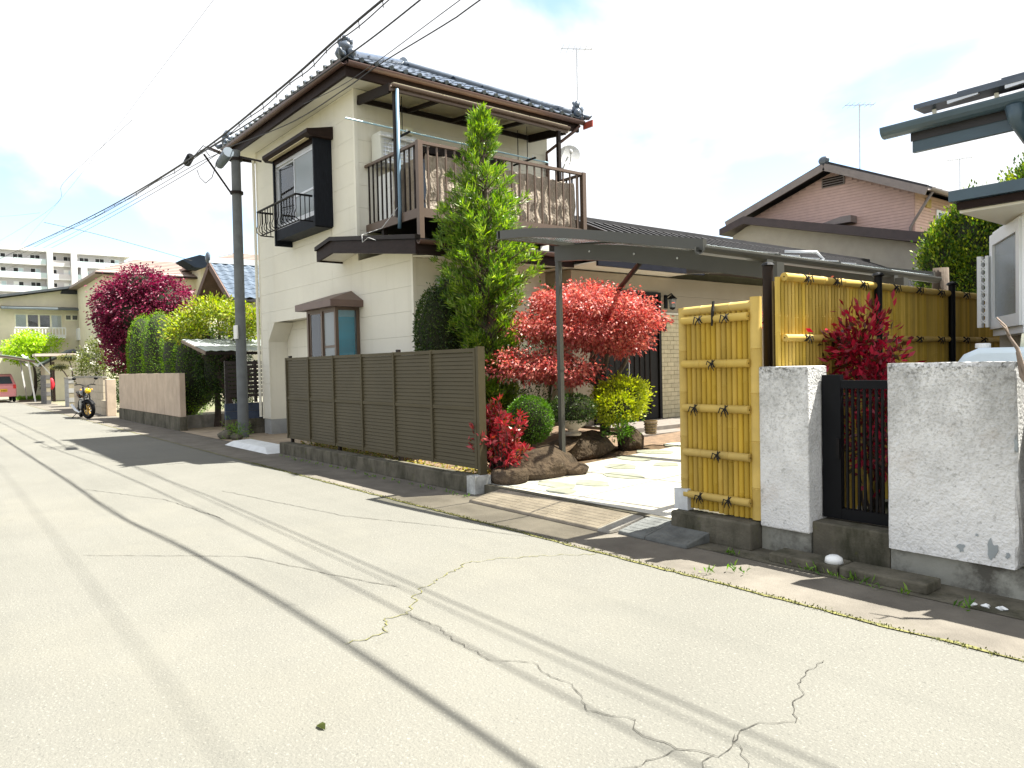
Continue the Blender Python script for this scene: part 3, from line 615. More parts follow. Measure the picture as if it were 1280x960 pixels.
for y in (9.9, 10.05, 10.2, 10.35, 10.75, 10.9, 11.05, 11.2): box('door_rib', m_dkalu, DR, PX+.02, PX+.036, y, y+.02, .5, 2.7)
MB().tube([(PX+.04, 10.52, 1.2), (PX+.09, 10.52, 1.25), (PX+.09, 10.52, 1.55), (PX+.04, 10.52, 1.6)], .012, 6).build('handle', m_silver, DR)
BR = MB().box(PX-.027, PX-.004, 11.54, 13.9, .36, 2.43).build('brick_panel', m_mort, PW)
bp = None
for r in range(24):
    for c in range(12):
        y0 = 11.55+c*.2-(.1 if r % 2 else 0); z = .365+r*.086; ya, yb = max(y0, 11.55), min(y0+.192, 13.88)
        if yb-ya < .04: continue
        if bp is None: bp = box('brick', m_brick, BR, PX-.003, PX+.012, ya, yb, z, z+.078); bo = (ya, z); bw = yb-ya
        elif abs(yb-ya-bw) < 1e-3: dup(bp, (random.uniform(-.002, .003), ya-bo[0], z-bo[1]))
        else: box('brick', m_brick, BR, PX-.003, PX+.012, ya, yb, z, z+.078)
box('cap_course', m_cream, BR, PX-.003, PX+.02, 11.55, 13.88, 2.432, 2.47)
LM = thing('wall_lamp', (PX+.01, 11.75, 2.55), 'black framed lantern on the cream wall beside the front door', 'lamp')
box('wall_plate', m_black, LM, PX+.001, PX+.03, 11.68, 11.76, 2.55, 2.82); MB().tube([(PX+.03, 11.72, 2.78), (PX+.16, 11.72, 2.84), (PX+.18, 11.72, 2.8)], .012, 6).build('arm', m_black, LM)
MB().lathe([(0, .3), (.03, .27), (.1, .21), (.105, .2)], (PX+.18, 11.72, 2.53), 6).build('cap', m_black, LM); MB().lathe([(.085, .2), (.06, .03)], (PX+.18, 11.72, 2.53), 6).build('glass', g_frost, LM); MB().lathe([(.065, .03), (.05, 0), (0, -.02)], (PX+.18, 11.72, 2.53), 6).build('base', m_black, LM)
tag(MB().box(PX+.014, PX+.045, 12.28, 12.37, 1.55, 1.76).build('intercom', m_black, bevel=.006), 'small black intercom box on the cream brick wall', 'intercom')
tag(MB().box(PX+.052, PX+.09, 11.55, 11.64, 2.1, 2.36).build('meter_box', m_dkalu, bevel=.006), 'dark box on the wall at the door edge below the lantern', 'box')
ST = MB().box(PX+.001, -8.6, 9.4, 14, .1, .36).build('porch_step', m_step, H, bevel=.008); MB().box(-8.598, -8.25, 9.2, 14, .1, .285).build('lower_step', m_step, ST, bevel=.008)
# --- back wing roof
WR = MB().prism([(-8.95, 3.28), (-12.5, 4.78), (-16.2, 3.28), (-16.2, 3.2), (-12.5, 4.70), (-8.95, 3.2)], 'y', 11.72, 26).build('wing_roof', m_tile2, H)
mb = MB()
for i in range(46):
    y = 11.9+i*.31; mb.bar((-8.98, y, 3.30), (-12.45, y, 4.795), .05, .05)
mb.build('roof_battens', m_tile2, WR, kind='stuff')
MB().bar((-12.5, 11.7, 4.83), (-12.5, 26, 4.83), .16, .12).build('ridge_cap', m_tile2, WR); MB().bar((-8.96, 11.71, 3.25), (-12.5, 11.71, 4.75), .05, .2).build('verge_board', m_trim, WR)
gutter((-8.88, 12, 3.22), (-8.88, 26, 3.22), .055, m_dkalu, WR)
# --- balcony
bx, by0, by1, bz0, bz1 = -10.45, 6.5, 10.22, 3.98, 5.17
BC = MB().box(XM+.002, bx-.05, by0+.06, by1-.06, 3.99, 4.05).build('balcony', m_dkalu, H)
mb = MB()
mb.bar((XM+.01, by0, 4.03), (bx-.045, by0, 4.03), .05, .15); mb.build('edge_beam', m_alu, BC)
MB().bar((bx, by0+.05, 4.03), (bx, by1-.05, 4.03), .05, .15).build('edge_beam', m_alu, BC); MB().bar((XM+.01, by1, 4.03), (bx-.045, by1, 4.03), .05, .15).build('edge_beam', m_alu, BC)
MB().bar((XM+.01, by0, bz1), (bx-.045, by0, bz1), .06, .045).build('top_rail', m_alu, BC); MB().bar((bx, by0+.05, bz1), (bx, by1-.05, bz1), .065, .05).build('top_rail', m_alu, BC); MB().bar((XM+.01, by1, bz1), (bx-.045, by1, bz1), .06, .045).build('top_rail', m_alu, BC)
for y in (by0, by1): box('post', m_alu, BC, bx-.045, bx+.045, y-.045, y+.045, 3.52, bz1+.03)
for y in (by0+.06, by1-.06): box('support_post', m_dkalu, BC, XM+.5, XM+.58, y-.04, y+.04, 3.75, 3.985)
box('underbeam', m_dkalu, BC, XM+.01, bx-.06, 8.3, 8.4, 3.85, 3.985)
b0 = MB().bar((bx, by0+.17, 4.1), (bx, by0+.17, bz1-.02), .025, .025).build('baluster', m_alu, BC)
n = 20
for i in range(1, n): dup(b0, (0, (by1-by0-.34)*i/(n-1), 0))
for yy in (by0, by1):
    b1 = MB().bar((XM+.12, yy, 4.1), (XM+.12, yy, bz1-.02), .025, .025).build('baluster', m_dkalu, BC)
    for i in range(1, 11): dup(b1, ((bx-.15-XM-.12)*i/10, 0, 0))
# balcony glazing door on the upper wall
BD = MB().box(XM-.02, XM+.02, 7.62, 9.58, 4.06, 5.58).build('balcony_window', m_dkalu, H); box('pane', g_dark, BD, XM+.021, XM+.026, 7.7, 8.58, 4.1, 5.5); box('pane', g_dark, BD, XM+.027, XM+.032, 8.6, 9.5, 4.1, 5.5)
box('shutter_housing', m_dkalu, BD, XM+.003, XM+.18, 7.55, 9.65, 5.585, 5.75)
# awning over the balcony
AW = MB().bar((XM+.03, 6.4, 6.36), (XM+.03, 10.4, 6.36), .05, .09).build('balcony_awning', m_dkalu, H)
ax = -11.1
MB().bar((ax, 6.36, 6.22), (ax, 10.44, 6.22), .06, .1).build('front_beam', m_alu, AW)
for y in (6.38, 7.4, 8.4, 9.4, 10.42): MB().bar((XM+.02, y, 6.35), (ax-.032, y, 6.23), .05, .16 if y in (6.38, 10.42) else .07).build('rafter', m_dkalu, AW)
for a, b in ((6.4, 7.38), (7.4, 8.38), (8.4, 9.38), (9.4, 10.4)):
    mb = MB(); mb.prism([(XM+.02, 6.425), (ax+.05, 6.30), (ax+.05, 6.308), (XM+.02, 6.433)], 'y', a+.01, b+.01); mb.build('panel', m_poly, AW)
gutter((ax+.06, 6.36, 6.26), (ax+.06, 10.44, 6.26), .045, m_alu, AW)
for y in (6.46, 10.2): box('post', m_dkalu, AW, ax-.04, ax+.03, y-.035, y+.035, 4.055, 6.17)
MB().tube([(ax+.065, 6.46, 6.2), (ax+.065, 6.46, 4.2), (ax+.065, 6.44, 3.85)], .032, 8).build('downpipe', m_pipeb, AW, smooth=True)
box('vent_hood', m_cardb, H, XM+.001, XM+.14, 7.15, 7.45, 5.88, 6.02, bevel=.01)
# hanging pole holders and laundry poles
for y in (6.85, 9.75):
    t = thing('pole_hanger', (XM+.6, y, 5.75), 'black laundry pole hanger under the balcony awning, %s' % ('beside the air conditioner' if y < 8 else 'beside the satellite dish'), 'hanger')
    for x in (XM+.45, XM+.75): MB().tube([(x, y, 6.3), (x, y, 5.62)], .009, 5).build('rod', m_black, t)
    MB().bar((XM+.3, y, 5.62), (XM+1.0, y, 5.62), .03, .03).build('arm', m_black, t)
    for k in range(5): MB().bar((XM+.35+k*.14, y, 5.635), (XM+.35+k*.14, y, 5.69), .012, .02).build('peg', m_pvc, t)
tag(MB().tube([(XM+.75, 5.75, 5.72), (XM+.75, 10.3, 5.66)], .016, 8).build('laundry_pole', M('pale_blue_pole', (.35, .55, .65), .35, .05, 2)), 'pale blue laundry pole under the balcony awning', 'pole')
tag(MB().tube([(XM+.45, 6.55, 5.66), (XM+.45, 7.6, 5.62)], .016, 8).build('laundry_pole', m_white), 'short white laundry pole above the air conditioner', 'pole')
# air conditioner on a bracket
AC = thing('air_conditioner', (XM+.2, 6.95, 5.15), 'pale grey outdoor air conditioner unit mounted on the balcony wall', 'air conditioner')
box('casing', m_acgrey, AC, XM+.06, XM+.4, 6.6, 7.35, 5.2, 5.75, bevel=.01); MB().bar((XM+.003, 6.7, 5.18), (XM+.5, 6.7, 5.18), .03, .03).build('bracket', m_silver, AC); MB().bar((XM+.003, 7.25, 5.18), (XM+.5, 7.25, 5.18), .03, .03).build('bracket', m_silver, AC)
mb = MB(); mb.torus((XM+.41, 6.95, 5.47), .2, .008, 'x', 20, 5)
mb.build('fan_ring', m_silver, AC)
for k in range(7): box('grille_slat', m_silver, AC, XM+.402, XM+.412, 6.64, 7.3, 5.26+k*.07, 5.275+k*.07)
for k in range(5): box('grille_bar', m_silver, AC, XM+.413, XM+.42, 6.68+k*.14, 6.69+k*.14, 5.24, 5.7)
# tarps hung inside the balustrade
def tarp(p0, p1, z0, z1, label, seed, sag=.03):
    r = random.Random(seed); n, m = 26, 10; vs = []; a = Vector(p0); b = Vector(p1); d = (b-a).normalized(); nn = Vector((-d.y, d.x, 0))
    ph = [r.uniform(0, 6) for _ in range(4)]
    for j in range(m+1):
        for i in range(n+1):
            u, v = i/n, j/m; p = a.lerp(b, u); o = .018*math.sin(u*30+ph[0])*(.5+v*.5)+.014*math.sin(u*13+v*9+ph[1])+.01*math.sin(v*17+ph[2])
            z = z1+(z0-z1)*v-sag*(abs(math.sin(u*9+ph[3])))*(1-v)+(.03*math.sin(u*11+ph[1]) if j == m else 0)
            vs.append((p.x+nn.x*o, p.y+nn.y*o, z))
    return tag(MB().add(vs, [(j*(n+1)+i, j*(n+1)+i+1, (j+1)*(n+1)+i+1, (j+1)*(n+1)+i) for j in range(m) for i in range(n)]).build('tarp', m_tarp, smooth=True), label, 'tarp')
tarp((bx-.06, by0+.15, 0), (bx-.06, 8.1, 0), 4.1, 5.04, 'crumpled brown sheet behind the balcony bars, beside the tall green tree, street end', 2)
tarp((bx-.06, 8.14, 0), (bx-.06, 9.35, 0), 4.09, 5.02, 'crumpled brown sheet in the middle of the long balcony side', 3)
tarp((bx-.075, 9.3, 0), (bx-.075, by1-.15, 0), 4.1, 5.0, 'crumpled brown sheet at the balcony end below the satellite dish', 4)
tarp((bx-.9, by0+.06, 0), (bx-.12, by0+.06, 0), 4.1, 4.98, 'smooth brown sheet on the short street side of the balcony', 5)
tag(MB().box(XM+.25, XM+.75, by0+.1, by0+.13, 4.1, 4.95).build('white_board', m_white), 'tall white board leaning behind the short street side balcony bars', 'board')
# satellite dish and antenna
SD = thing('satellite_dish', (XM+.3, 11.25, 5.6), 'white satellite dish beside the balcony end', 'satellite dish')
mb = MB(); prof = [(r_, -.06+.35*r_*r_) for r_ in (0, .06, .12, .18, .235)]; mb.lathe(prof, (0, 0, 0), 22, 'z'); q = Vector((.75, -.62, .25)).to_track_quat('Z', 'Y').to_matrix()
mb.v = [tuple(q @ Vector(v)+Vector((XM+.45, 11.2, 6.05))) for v in mb.v]; mb.build('dish', m_pvc, SD, smooth=True)
MB().tube([(XM+.4, 11.2, 6.0), (XM+.35, 11.1, 5.75), (XM+.01, 10.85, 5.75)], .02, 6).build('bracket', m_silver, SD); MB().tube([(XM+.45, 11.2, 5.85), (XM+.72, 10.97, 5.8), (XM+.78, 10.93, 5.95)], .01, 5).build('feed_arm', m_silver, SD); MB().ell((XM+.78, 10.93, 5.98), .035, .035, .05).build('feed_horn', m_pvc, SD)
def antenna(x, y, z0, z1, label, s=1., ang=.6, n=6):
    t = thing('antenna', (x, y, z0), label, 'antenna'); MB().tube([(x, y, z0), (x, y, z1)], .016*s, 6).build('mast', m_silver, t)
    d = Vector((math.cos(ang), math.sin(ang), 0)); e = Vector((-d.y, d.x, 0)); c = Vector((x, y, z1-.03))
    MB().bar(c-d*.35*s, c+d*.35*s, .015*s, .015*s).build('boom', m_silver, t)
    for i in range(n):
        p = c+d*(-.32+.64*i/(n-1))*s; MB().bar(p-e*(.22-.015*i)*s, p+e*(.22-.015*i)*s, .008*s, .008*s).build('element', m_silver, t)
    return t
antenna(-11.75, 11.38, 6.7, 8.35, 'tall thin roof antenna beside the satellite dish', 1, 1.0)
# house cable clips and loops at the low roof corner
tag(MB().tube([(-11.05, 6.42, 4.2), (-11.03, 6.1, 3.82), (-11.05, 5.74, 3.68), (-11.0, 5.72, 3.55), (-10.8, 5.72, 3.6), (-10.55, 5.72, 3.52)], .0045, 5).build('loose_cable', m_pvc, smooth=True), 'loose white cable looped over the low roof edge', 'cable')
# ---------------------------------------------------------------- slatted bronze fence on its kerb
t = tag(MB().box(-12.95, -7.12, 4.98, 5.18, .0, .2).build('kerb_wall', m_concm, bevel=.012), 'low stained concrete kerb wall under the bronze slat fence', 'kerb wall')
tag(MB().box(-7.118, -6.95, 4.97, 5.2, .0, .21).build('kerb_block', M('chipped_white', (.4, .41, .4), .9, .35, 9, .5, 40)), 'whitish concrete block ending the kerb wall', 'block')
FN = thing('slat_fence', (-9.95, 5.12, .2), 'bronze slatted privacy fence in front of the cream house', 'fence')
fx0, fx1, fz0, fz1 = -12.82, -7.08, .30, 1.68; nc = 6; cw = (fx1-fx0)/nc
fm = (fz0+fz1)/2
for zz in (fz0, fm, fz1): box('rail', m_fence, FN, fx0-.02, fx1+.02, 5.095, 5.145, zz-.022, zz+.022)
for i in range(nc+1): box('mullion', m_fence, FN, fx0+i*cw-.02, fx0+i*cw+.02, 5.085, 5.15, fz0-.025, fz1+.025)
for i in range(0, nc+1, 2): box('post', m_dkalu, FN, fx0+i*cw-.03, fx0+i*cw+.03, 5.155, 5.2, .15, fz1+(.06 if i in (0, 4) else .02))
box('end_post', m_fence, FN, fx1+.025, fx1+.075, 5.09, 5.19, .2, fz1+.04)
sl = None; ns = 13
for half_ in range(2):
    zb = fz0+.024 if half_ == 0 else fm+.024; hh = (fm-fz0-.048)/ns
    for k in range(ns):
        for i in range(nc):
            if sl is None:
                mb = MB(); x0, x1 = fx0+.021, fx0+cw-.021; z = zb
                mb.prism([(5.106, z), (5.114, z+hh*.86), (5.122, z+hh*.86), (5.122, z+hh*.998), (5.13, z+hh*.998), (5.13, z)], 'x', x0, x1); sl = mb.build('slat', m_fence, FN); so = (0, zb)
            else: dup(sl, (i*cw, 0, zb+k*hh-so[1]))
# ---------------------------------------------------------------- bamboo panel, pillar, gate, white wall
BB = tag(MB().box(-4.12, -3.335, 5.0, 5.3, .0, .22).build('kerb_wall', m_concm, bevel=.015), 'dark stained concrete footing under the upright bamboo panel', 'footing')
tag(MB().box(-4.14, -4.0, 5.08, 5.2, .222, .4).build('post_base', M('pale_grey_base', (.55, .57, .58), .8, .15, 8)), 'pale grey block at the foot of the bamboo panel', 'block')
def cane_mesh(r, h, nodes, n=10, half_=False):
    pts = [(r, 0)]
    for z in nodes: pts += [(r, z-.012), (r*1.09, z-.005), (r*.96, z), (r*1.07, z+.006), (r, z+.014)]
    pts += [(r, h), (r*.2, h+.001)]
    return pts
BP = thing('bamboo_screen', (-3.7, 5.15, .22), 'upright yellow bamboo screen panel beside the white gate pillar', 'screen')
for x, r_, h in ((-4.07, .04, 1.72), (-3.36, .045, 1.76)): MB().lathe(cane_mesh(r_, h, [.25, .62, 1.0, 1.35], 12), (x, 5.15, .23), 14).build('end_cane', m_bamboo2, BP, smooth='auto')
nb = 13
for i in range(nb):
    x = -4.005+i*(.60/(nb-1)); r = random.Random(i)
    MB().lathe(cane_mesh(.0243, 1.66, [r.uniform(.05, .3)+k*.33+r.uniform(-.05, .05) for k in range(5)]), (x, 5.15, .235+r.uniform(-.006, .006)), 10).build('cane', m_bamboo, BP, smooth='auto')
def hcane(p0, p1, r, parent, mat, nodes=3, name='rail_cane'):
    p0 = Vector(p0); p1 = Vector(p1); L = (p1-p0).length; prof = cane_mesh(r, L, [L*(k+.7)/(nodes+.4) for k in range(nodes)]); mb = MB(); mb.lathe([(r*.2, 0)]+prof, (0, 0, 0), 12)
    q = (p1-p0).to_track_quat('Z', 'Y').to_matrix(); mb.v = [tuple(q @ Vector(v)+p0) for v in mb.v]; return mb.build(name, mat, parent, smooth='auto')
def knot(c, parent, s=.05, normal=(0, -1, 0), seed=0):
    r = random.Random(seed); n = Vector(normal); u = Vector((0, 0, 1)); w = n.cross(u); c = Vector(c); mb = MB()
    for k in (-1, 1): mb.tube([c+w*k*.012-u*s*.8-n*.02, c+w*k*.008+n*.012, c-w*k*.012+u*s*.8-n*.02], .006, 5)
    for k in (-1, 1):
        e = c+w*k*s*r.uniform(.9, 1.4)-u*s*r.uniform(.2, 1.2)+n*.03
        mb.tube([c+n*.01, c+w*k*s*.7+u*s*r.uniform(.2, .7)+n*.03, e], [.006, .006, .004], 5)
        mb.tube([c+n*.012, c+w*k*s*.4-u*s*.7+n*.025, c+w*k*s*r.uniform(.6, 1)-u*s*r.uniform(1.2, 1.9)+n*.015], [.006, .005, .003], 5)
    return mb.build('rope_knot', m_knot, parent)
for j, z in enumerate((.36, .72, 1.10, 1.47, 1.84)):
    hcane((-4.04, 5.105, z), (-3.4, 5.105, z), .033, BP, m_bamboo2, 2)
    for x in ((-3.86, -3.58), (-3.68,), (-3.9, -3.6), (-3.72,), (-3.84, -3.58))[j]: knot((x, 5.068, z), BP, .036, seed=j)
hcane((-4.06, 5.15, 1.915), (-3.38, 5.15, 1.925), .04, BP, m_bamboo2, 2, 'top_cane'); MB().tube([(-3.72, 5.10, 1.98), (-3.715, 5.08, 1.9), (-3.72, 5.075, 1.78)], [.012, .014, .008], 6).build('rope_knot', m_knot, BP)
# long side fence of thin canes
SF = thing('bamboo_fence', (-3.2, 7.6, .1), 'long yellow bamboo cane fence with black posts along the driveway', 'fence')
y0_, y1_ = 5.2, 9.9; k = 92; cp_ = None
var = []
for j in range(4):
    r = random.Random(j+40); mb = MB().lathe(cane_mesh(.0222, 1.95, [r.uniform(.1, .35)+q*.3+r.uniform(-.06, .06) for q in range(6)]), (-3.2, y0_, .18), 6); var.append(mb.build('cane', m_bsheet, SF, smooth='auto'))
step = (y1_-y0_)/k
for i in range(4): var[i].location[1] += i*step
for i in range(4, k): dup(var[(i*7+i//4) % 4], (0, i*step-((i*7+i//4) % 4)*step, random.uniform(-.012, .012)))
box('backing', M('backing_brown', (.1, .07, .02), .9, .2, 8), SF, -3.235, -3.225, 5.18, 9.9, .2, 2.1)
for i, y in enumerate((5.19, 6.7, 8.3, 9.9)):
    MB().tube([(-3.13-(.29 if i == 0 else 0), y+(.23 if i == 0 else 0), .0), (-3.13-(.29 if i == 0 else 0), y+(.23 if i == 0 else 0), 2.26 if i == 0 else 2.22)], .042 if i == 0 else .032, 12).build('post', m_dkalu if i == 0 else m_black, SF, smooth='auto'); MB().lathe([(0, .03), (.04, .02), (.055, 0), (.04, -.01)], (-3.13-(.29 if i == 0 else 0), y+(.23 if i == 0 else 0), 2.22+(.04 if i == 0 else 0)), 12).build('post_cap', m_black, SF)
for z, r_ in ((2.13, .032), (1.66, .028), (.75, .028)):
    for ya, yb in ((5.22, 6.67), (6.73, 8.27), (8.33, 9.87)): hcane((-3.155, ya, z), (-3.155, yb, z), r_, SF, m_bamboo2, 4)
for ya, yb in ((5.22, 6.67), (6.73, 8.27), (8.33, 9.87)):
    for q in range(3 if ya < 8 else 2): 
        y = ya+(yb-ya)*(q+.6)/3.2; knot((-3.12, y, 2.13), SF, .035, (1, 0, 0), q); knot((-3.12, y, 1.66), SF, .03, (1, 0, 0), q+3)
# plain grey post and beam behind the panel (end of the carport side)
tag(MB().box(-3.9, -3.78, 6.9, 7.0, .1, 2.3).build('steel_post', m_dkalu), 'dark square post behind the bamboo panel', 'post')
# white pillar
WPt = thing('gate_pillar', (-3.08, 5.25, 0), 'rough white plaster gate pillar with grey weathering', 'pillar')
box('shaft', m_plaster, WPt, -3.325, -2.915, 5.12, 5.4, .19, 1.44, bevel=.012); MB().box(-3.33, -2.92, 5.15, 5.42, 0, .188).build('footing', m_plbase, WPt)
# gate
GT = thing('garden_gate', (-2.6, 5.32, .28), 'black metal garden gate with vertical bars between white walls', 'gate')
box('stile', m_black, GT, -2.905, -2.76, 5.3, 5.35, .3, 1.37); box('stile', m_black, GT, -2.39, -2.35, 5.3, 5.35, .3, 1.33); box('top_rail', m_black, GT, -2.758, -2.392, 5.3, 5.35, 1.27, 1.33); box('bottom_rail', m_black, GT, -2.758, -2.392, 5.3, 5.35, .3, .38)
for i in range(8): MB().box(-2.73+i*.043, -2.715+i*.043, 5.315, 5.335, .38, 1.27).build('bar', m_iron, GT)
box('lock_plate', m_iron, GT, -2.79, -2.765, 5.285, 5.299, .75, .9)
tag(MB().box(-2.915, -2.345, 5.16, 5.5, .0, .285).build('gate_step', m_concm, bevel=.012), 'dark stained concrete step under the black gate', 'step')
# white wall with its chipped base
WW = thing('white_wall', (-1.95, 5.2, 0), 'rough white plaster garden wall with chipped render, right of the black gate', 'wall')
def rough_wall(x0, x1, parent):
    n, m = 40, 40; vs = []; r = random.Random(3)
    for j in range(m+1):
        for i in range(n+1):
            x = x0+(x1-x0)*i/n; z = .19+(1.455-.19)*j/m
            ex = min(i, n-i); e = .012 if (ex == 0 or j == m) else 0
            if i == n: x -= r.uniform(0, .018)
            if j == m: z -= r.uniform(0, .006)
            vs.append((x, 5.13+e+r.uniform(-.0025, .0025), z))
    b = len(vs)
    fs = [(j*(n+1)+i, j*(n+1)+i+1, (j+1)*(n+1)+i+1, (j+1)*(n+1)+i) for j in range(m) for i in range(n)]
    vs += [(x0, 5.27, .19), (x1-.01, 5.27, .19), (x0, 5.27, 1.45), (x1-.01, 5.27, 1.45)]
    fs += [tuple([m*(n+1)+i for i in range(n+1)]+[b+3, b+2]), tuple([j*(n+1) for j in range(m+1)]+[b+2, b]), tuple([j*(n+1)+n for j in range(m, -1, -1)]+[b+1, b+3]), (b, b+1, b+3, b+2), tuple([b, b+1]+[i for i in range(n, -1, -1)])]
    return MB().add(vs, fs).build('plaster', m_plaster, parent)
rough_wall(-2.345, -1.575, WW); MB().box(-2.34, -1.3, 5.16, 5.3, 0, .189).build('footing', m_plbase, WW)
def chip(c, w, h, parent, seed, y=5.1255):
    r = random.Random(seed); n = 14; pts = []
    for k_ in range(n): a = 2*math.pi*k_/n; q = r.uniform(.5, 1.15); pts.append((c[0]+w*q*math.cos(a), y, c[1]+h*q*math.sin(a)))
    MB().add(pts+[(p[0], y+.012, p[2]) for p in pts], [tuple(range(n))]+[(i, (i+1) % n, (i+1) % n+n, i+n) for i in range(n)]).build('render_patch', m_chip, parent)
chip((-1.89, .275), .028, .03, WW, 1); chip((-1.715, .29), .03, .075, WW, 2); chip((-1.63, .27), .014, .02, WW, 5); chip((-1.8, .37), .012, .012, WW, 7); chip((-1.585, .95), .012, .06, WW, 9)
box('end_pier', m_plaster, WW, -1.52, 3.5, 5.14, 5.28, .19, 1.45)
# ---------------------------------------------------------------- carport
CPt = thing('carport', (-5.4, 7.6, .2), 'bronze aluminium carport with curved roof over the driveway', 'carport')
cx0, cx1, cy0, cy1 = -6.9, -4.0, 5.35, 10.1
def cz(x):
    return float(np.interp(x, [-7, -6.9, -6.36, -5.83, -5.13, -4.5, -4.0, -3.9], [3.02, 3.02, 2.97, 2.885, 2.745, 2.61, 2.505, 2.485]))
NS = 14; xs = [cx0+(cx1-cx0)*i/NS for i in range(NS+1)]
def arch(y0, y1, dz0, dz1, name, mat, x0=cx0, x1=cx1):
    q = [x0+(x1-x0)*i/NS for i in range(NS+1)]
    return MB().prism([(x, cz(x)+dz0) for x in q]+[(x, cz(x)+dz1) for x in q[::-1]], 'y', y0, y1).build(name, mat, CPt, smooth='auto')
arch(cy0, cy0+.05, -.05, .05, 'verge_frame', m_cpalu); arch(cy1-.05, cy1, -.05, .05, 'verge_frame', m_cpalu)
npan = 4; pw = (cy1-cy0-.1)/npan
for i in range(npan):
    a = cy0+.05+i*pw
    arch(a+.011, a+pw-.011, .0, .006, 'roof_panel', m_cpanel)
    if i: arch(a-.01, a+.01, -.02, .012, 'glazing_bar', m_cpalu)
for y in (6.3, 8.9): arch(y-.05, y+.05, -.24, -.052, 'arch_beam', m_cpalu, cx0-.02, cx1+.05)
MB().bar((cx0, cy0, 3.02), (cx0, cy1, 3.02), .06, .09).build('side_frame', m_cpalu, CPt)
gutter((cx1, cy0-.05, 2.47), (cx1, cy1+.05, 2.47), .058, m_cpalu, CPt)
for i in (1, 2): 
    x = cx0+(cx1-cx0)*i/3; MB().bar((x, cy0+.05, cz(x)-.02), (x, cy1-.05, cz(x)-.02), .018, .02).build('purlin', m_cpalu, CPt)
for y in (6.3, 8.9): box('main_post', m_cpalu, CPt, cx1+.06, cx1+.16, y-.06, y+.06, .1, 2.4)
SP = MB().box(cx0-.035, cx0+.025, 6.27, 6.33, .1, 2.8).build('support_post', m_cpalu, CPt); box('base_plate', m_silver, SP, cx0-.06, cx0+.05, 6.245, 6.355, lz(6.3)-.01, lz(6.3)+.012); box('collar', m_cpalu, SP, cx0-.041, cx0+.031, 6.264, 6.336, 1.42, 1.46)
MB().tube([(cx0+.7, 6.9, 2.84), (cx0+.72, 7.0, 2.72), (-8.6, 9.0, 2.55), (-8.95, 9.3, 2.5)], .035, 8).build('drain_pipe', m_dkalu, CPt, smooth=True)
for x, y in ((-5.6, 6.245), (-5.0, 6.245), (-6.3, 6.245)): MB().ell((x, y, cz(x)-.14), .012, .008, .012).build('bolt', m_silver, CPt)
# translucent corrugated sheet on a pipe frame on the wing roof
CS = thing('corrugated_sheet', (-8.6, 14.5, 3.4), 'clear corrugated plastic sheet on a bent pipe frame over the wing roof', 'sheet')
n = 40; vs = []
for u in range(n+1):
    y = 13.2+3.1*u/n
    for v, x in enumerate((-9.3, -8.1)): vs.append((x, y, 3.75-v*.22+.025*math.sin(u*1.3)))
MB().add(vs, [(2*i, 2*i+1, 2*i+3, 2*i+2) for i in range(n)]).build('sheet', GLASS('clear_plastic', (.8, .88, .85), .15, .6), CS, smooth=True)
for i in range(5): y = 13.2+3.1*i/4; MB().bar((-9.3, y, 3.79), (-8.1, y, 3.57), .03, .02).build('batten', m_silver, CS)
MB().tube([(-8.6, 14.2, 3.3), (-8.3, 14.9, 3.45), (-8.2, 15.1, 3.6), (-8.3, 15.0, 3.75), (-8.8, 14.6, 3.8)], .03, 8).build('pipe', m_silver, CS, smooth=True); MB().tube([(-8.1, 13.3, 3.5), (-8.1, 16.2, 3.5)], .025, 6).build('pipe', m_silver, CS)
# ---------------------------------------------------------------- garden bed
def rock(name, c, r, seed, label, flat=.05):
    mb = MB().ell(c, *r, 48, 30, .08, seed, flat); q = random.Random(seed); C_ = Vector(c)
    for _ in range(16):   # chip flat faces off the lump
        n_ = Vector((q.uniform(-1, 1), q.uniform(-1, 1), q.uniform(-.3, 1))).normalized(); d_ = q.uniform(.62, .86)
        for i, v in enumerate(mb.v):
            u = Vector(((v[0]-c[0])/r[0], (v[1]-c[1])/r[1], (v[2]-c[2])/r[2])); t_ = u.dot(n_)
            if t_ > d_: u -= n_*(t_-d_)*.9; mb.v[i] = (c[0]+u.x*r[0], c[1]+u.y*r[1], max(flat, c[2]+u.z*r[2]))
    return tag(mb.build(name, m_rock, smooth='auto'), label, 'rock')
rock('garden_rock', (-6.98, 6.0, .27), (.42, .56, .26), 4, 'large brown garden rock beside the carport post', .1)
rock('garden_rock', (-7.62, 7.25, .3), (.36, .72, .27), 9, 'long pale brown garden rock under the stone pot', .12)
rock('garden_rock', (-7.55, 8.25, .33), (.22, .27, .24), 13, 'squat square garden rock at the bed end by the porch step', .15)
rock('garden_rock', (-6.62, 6.3, .2), (.14, .2, .1), 17, 'small brown stone between the two long rocks', .1)
tag(MB().lathe([(0, 0), (.2, 0), (.23, .05), (.22, .14), (.2, .17), (0, .17)], (-6.87, 5.42, .1), 18).build('edging_stone', m_rock, smooth='auto', bevel=.01), 'low round edging stone under the red leaved shrub', 'stone')
bed = MB(); bed.add([(-7.1, 5.35, .12), (-6.9, 5.35, .12), (-6.75, 5.7, .2), (-6.95, 6.5, .4), (-7.5, 7.2, .45), (-7.6, 8.4, .42), (-9.6, 8.6, .42), (-9.9, 5.4, .2)], [tuple(range(8))])
tag(bed.build('planting_bed', m_soil), kind='structure')
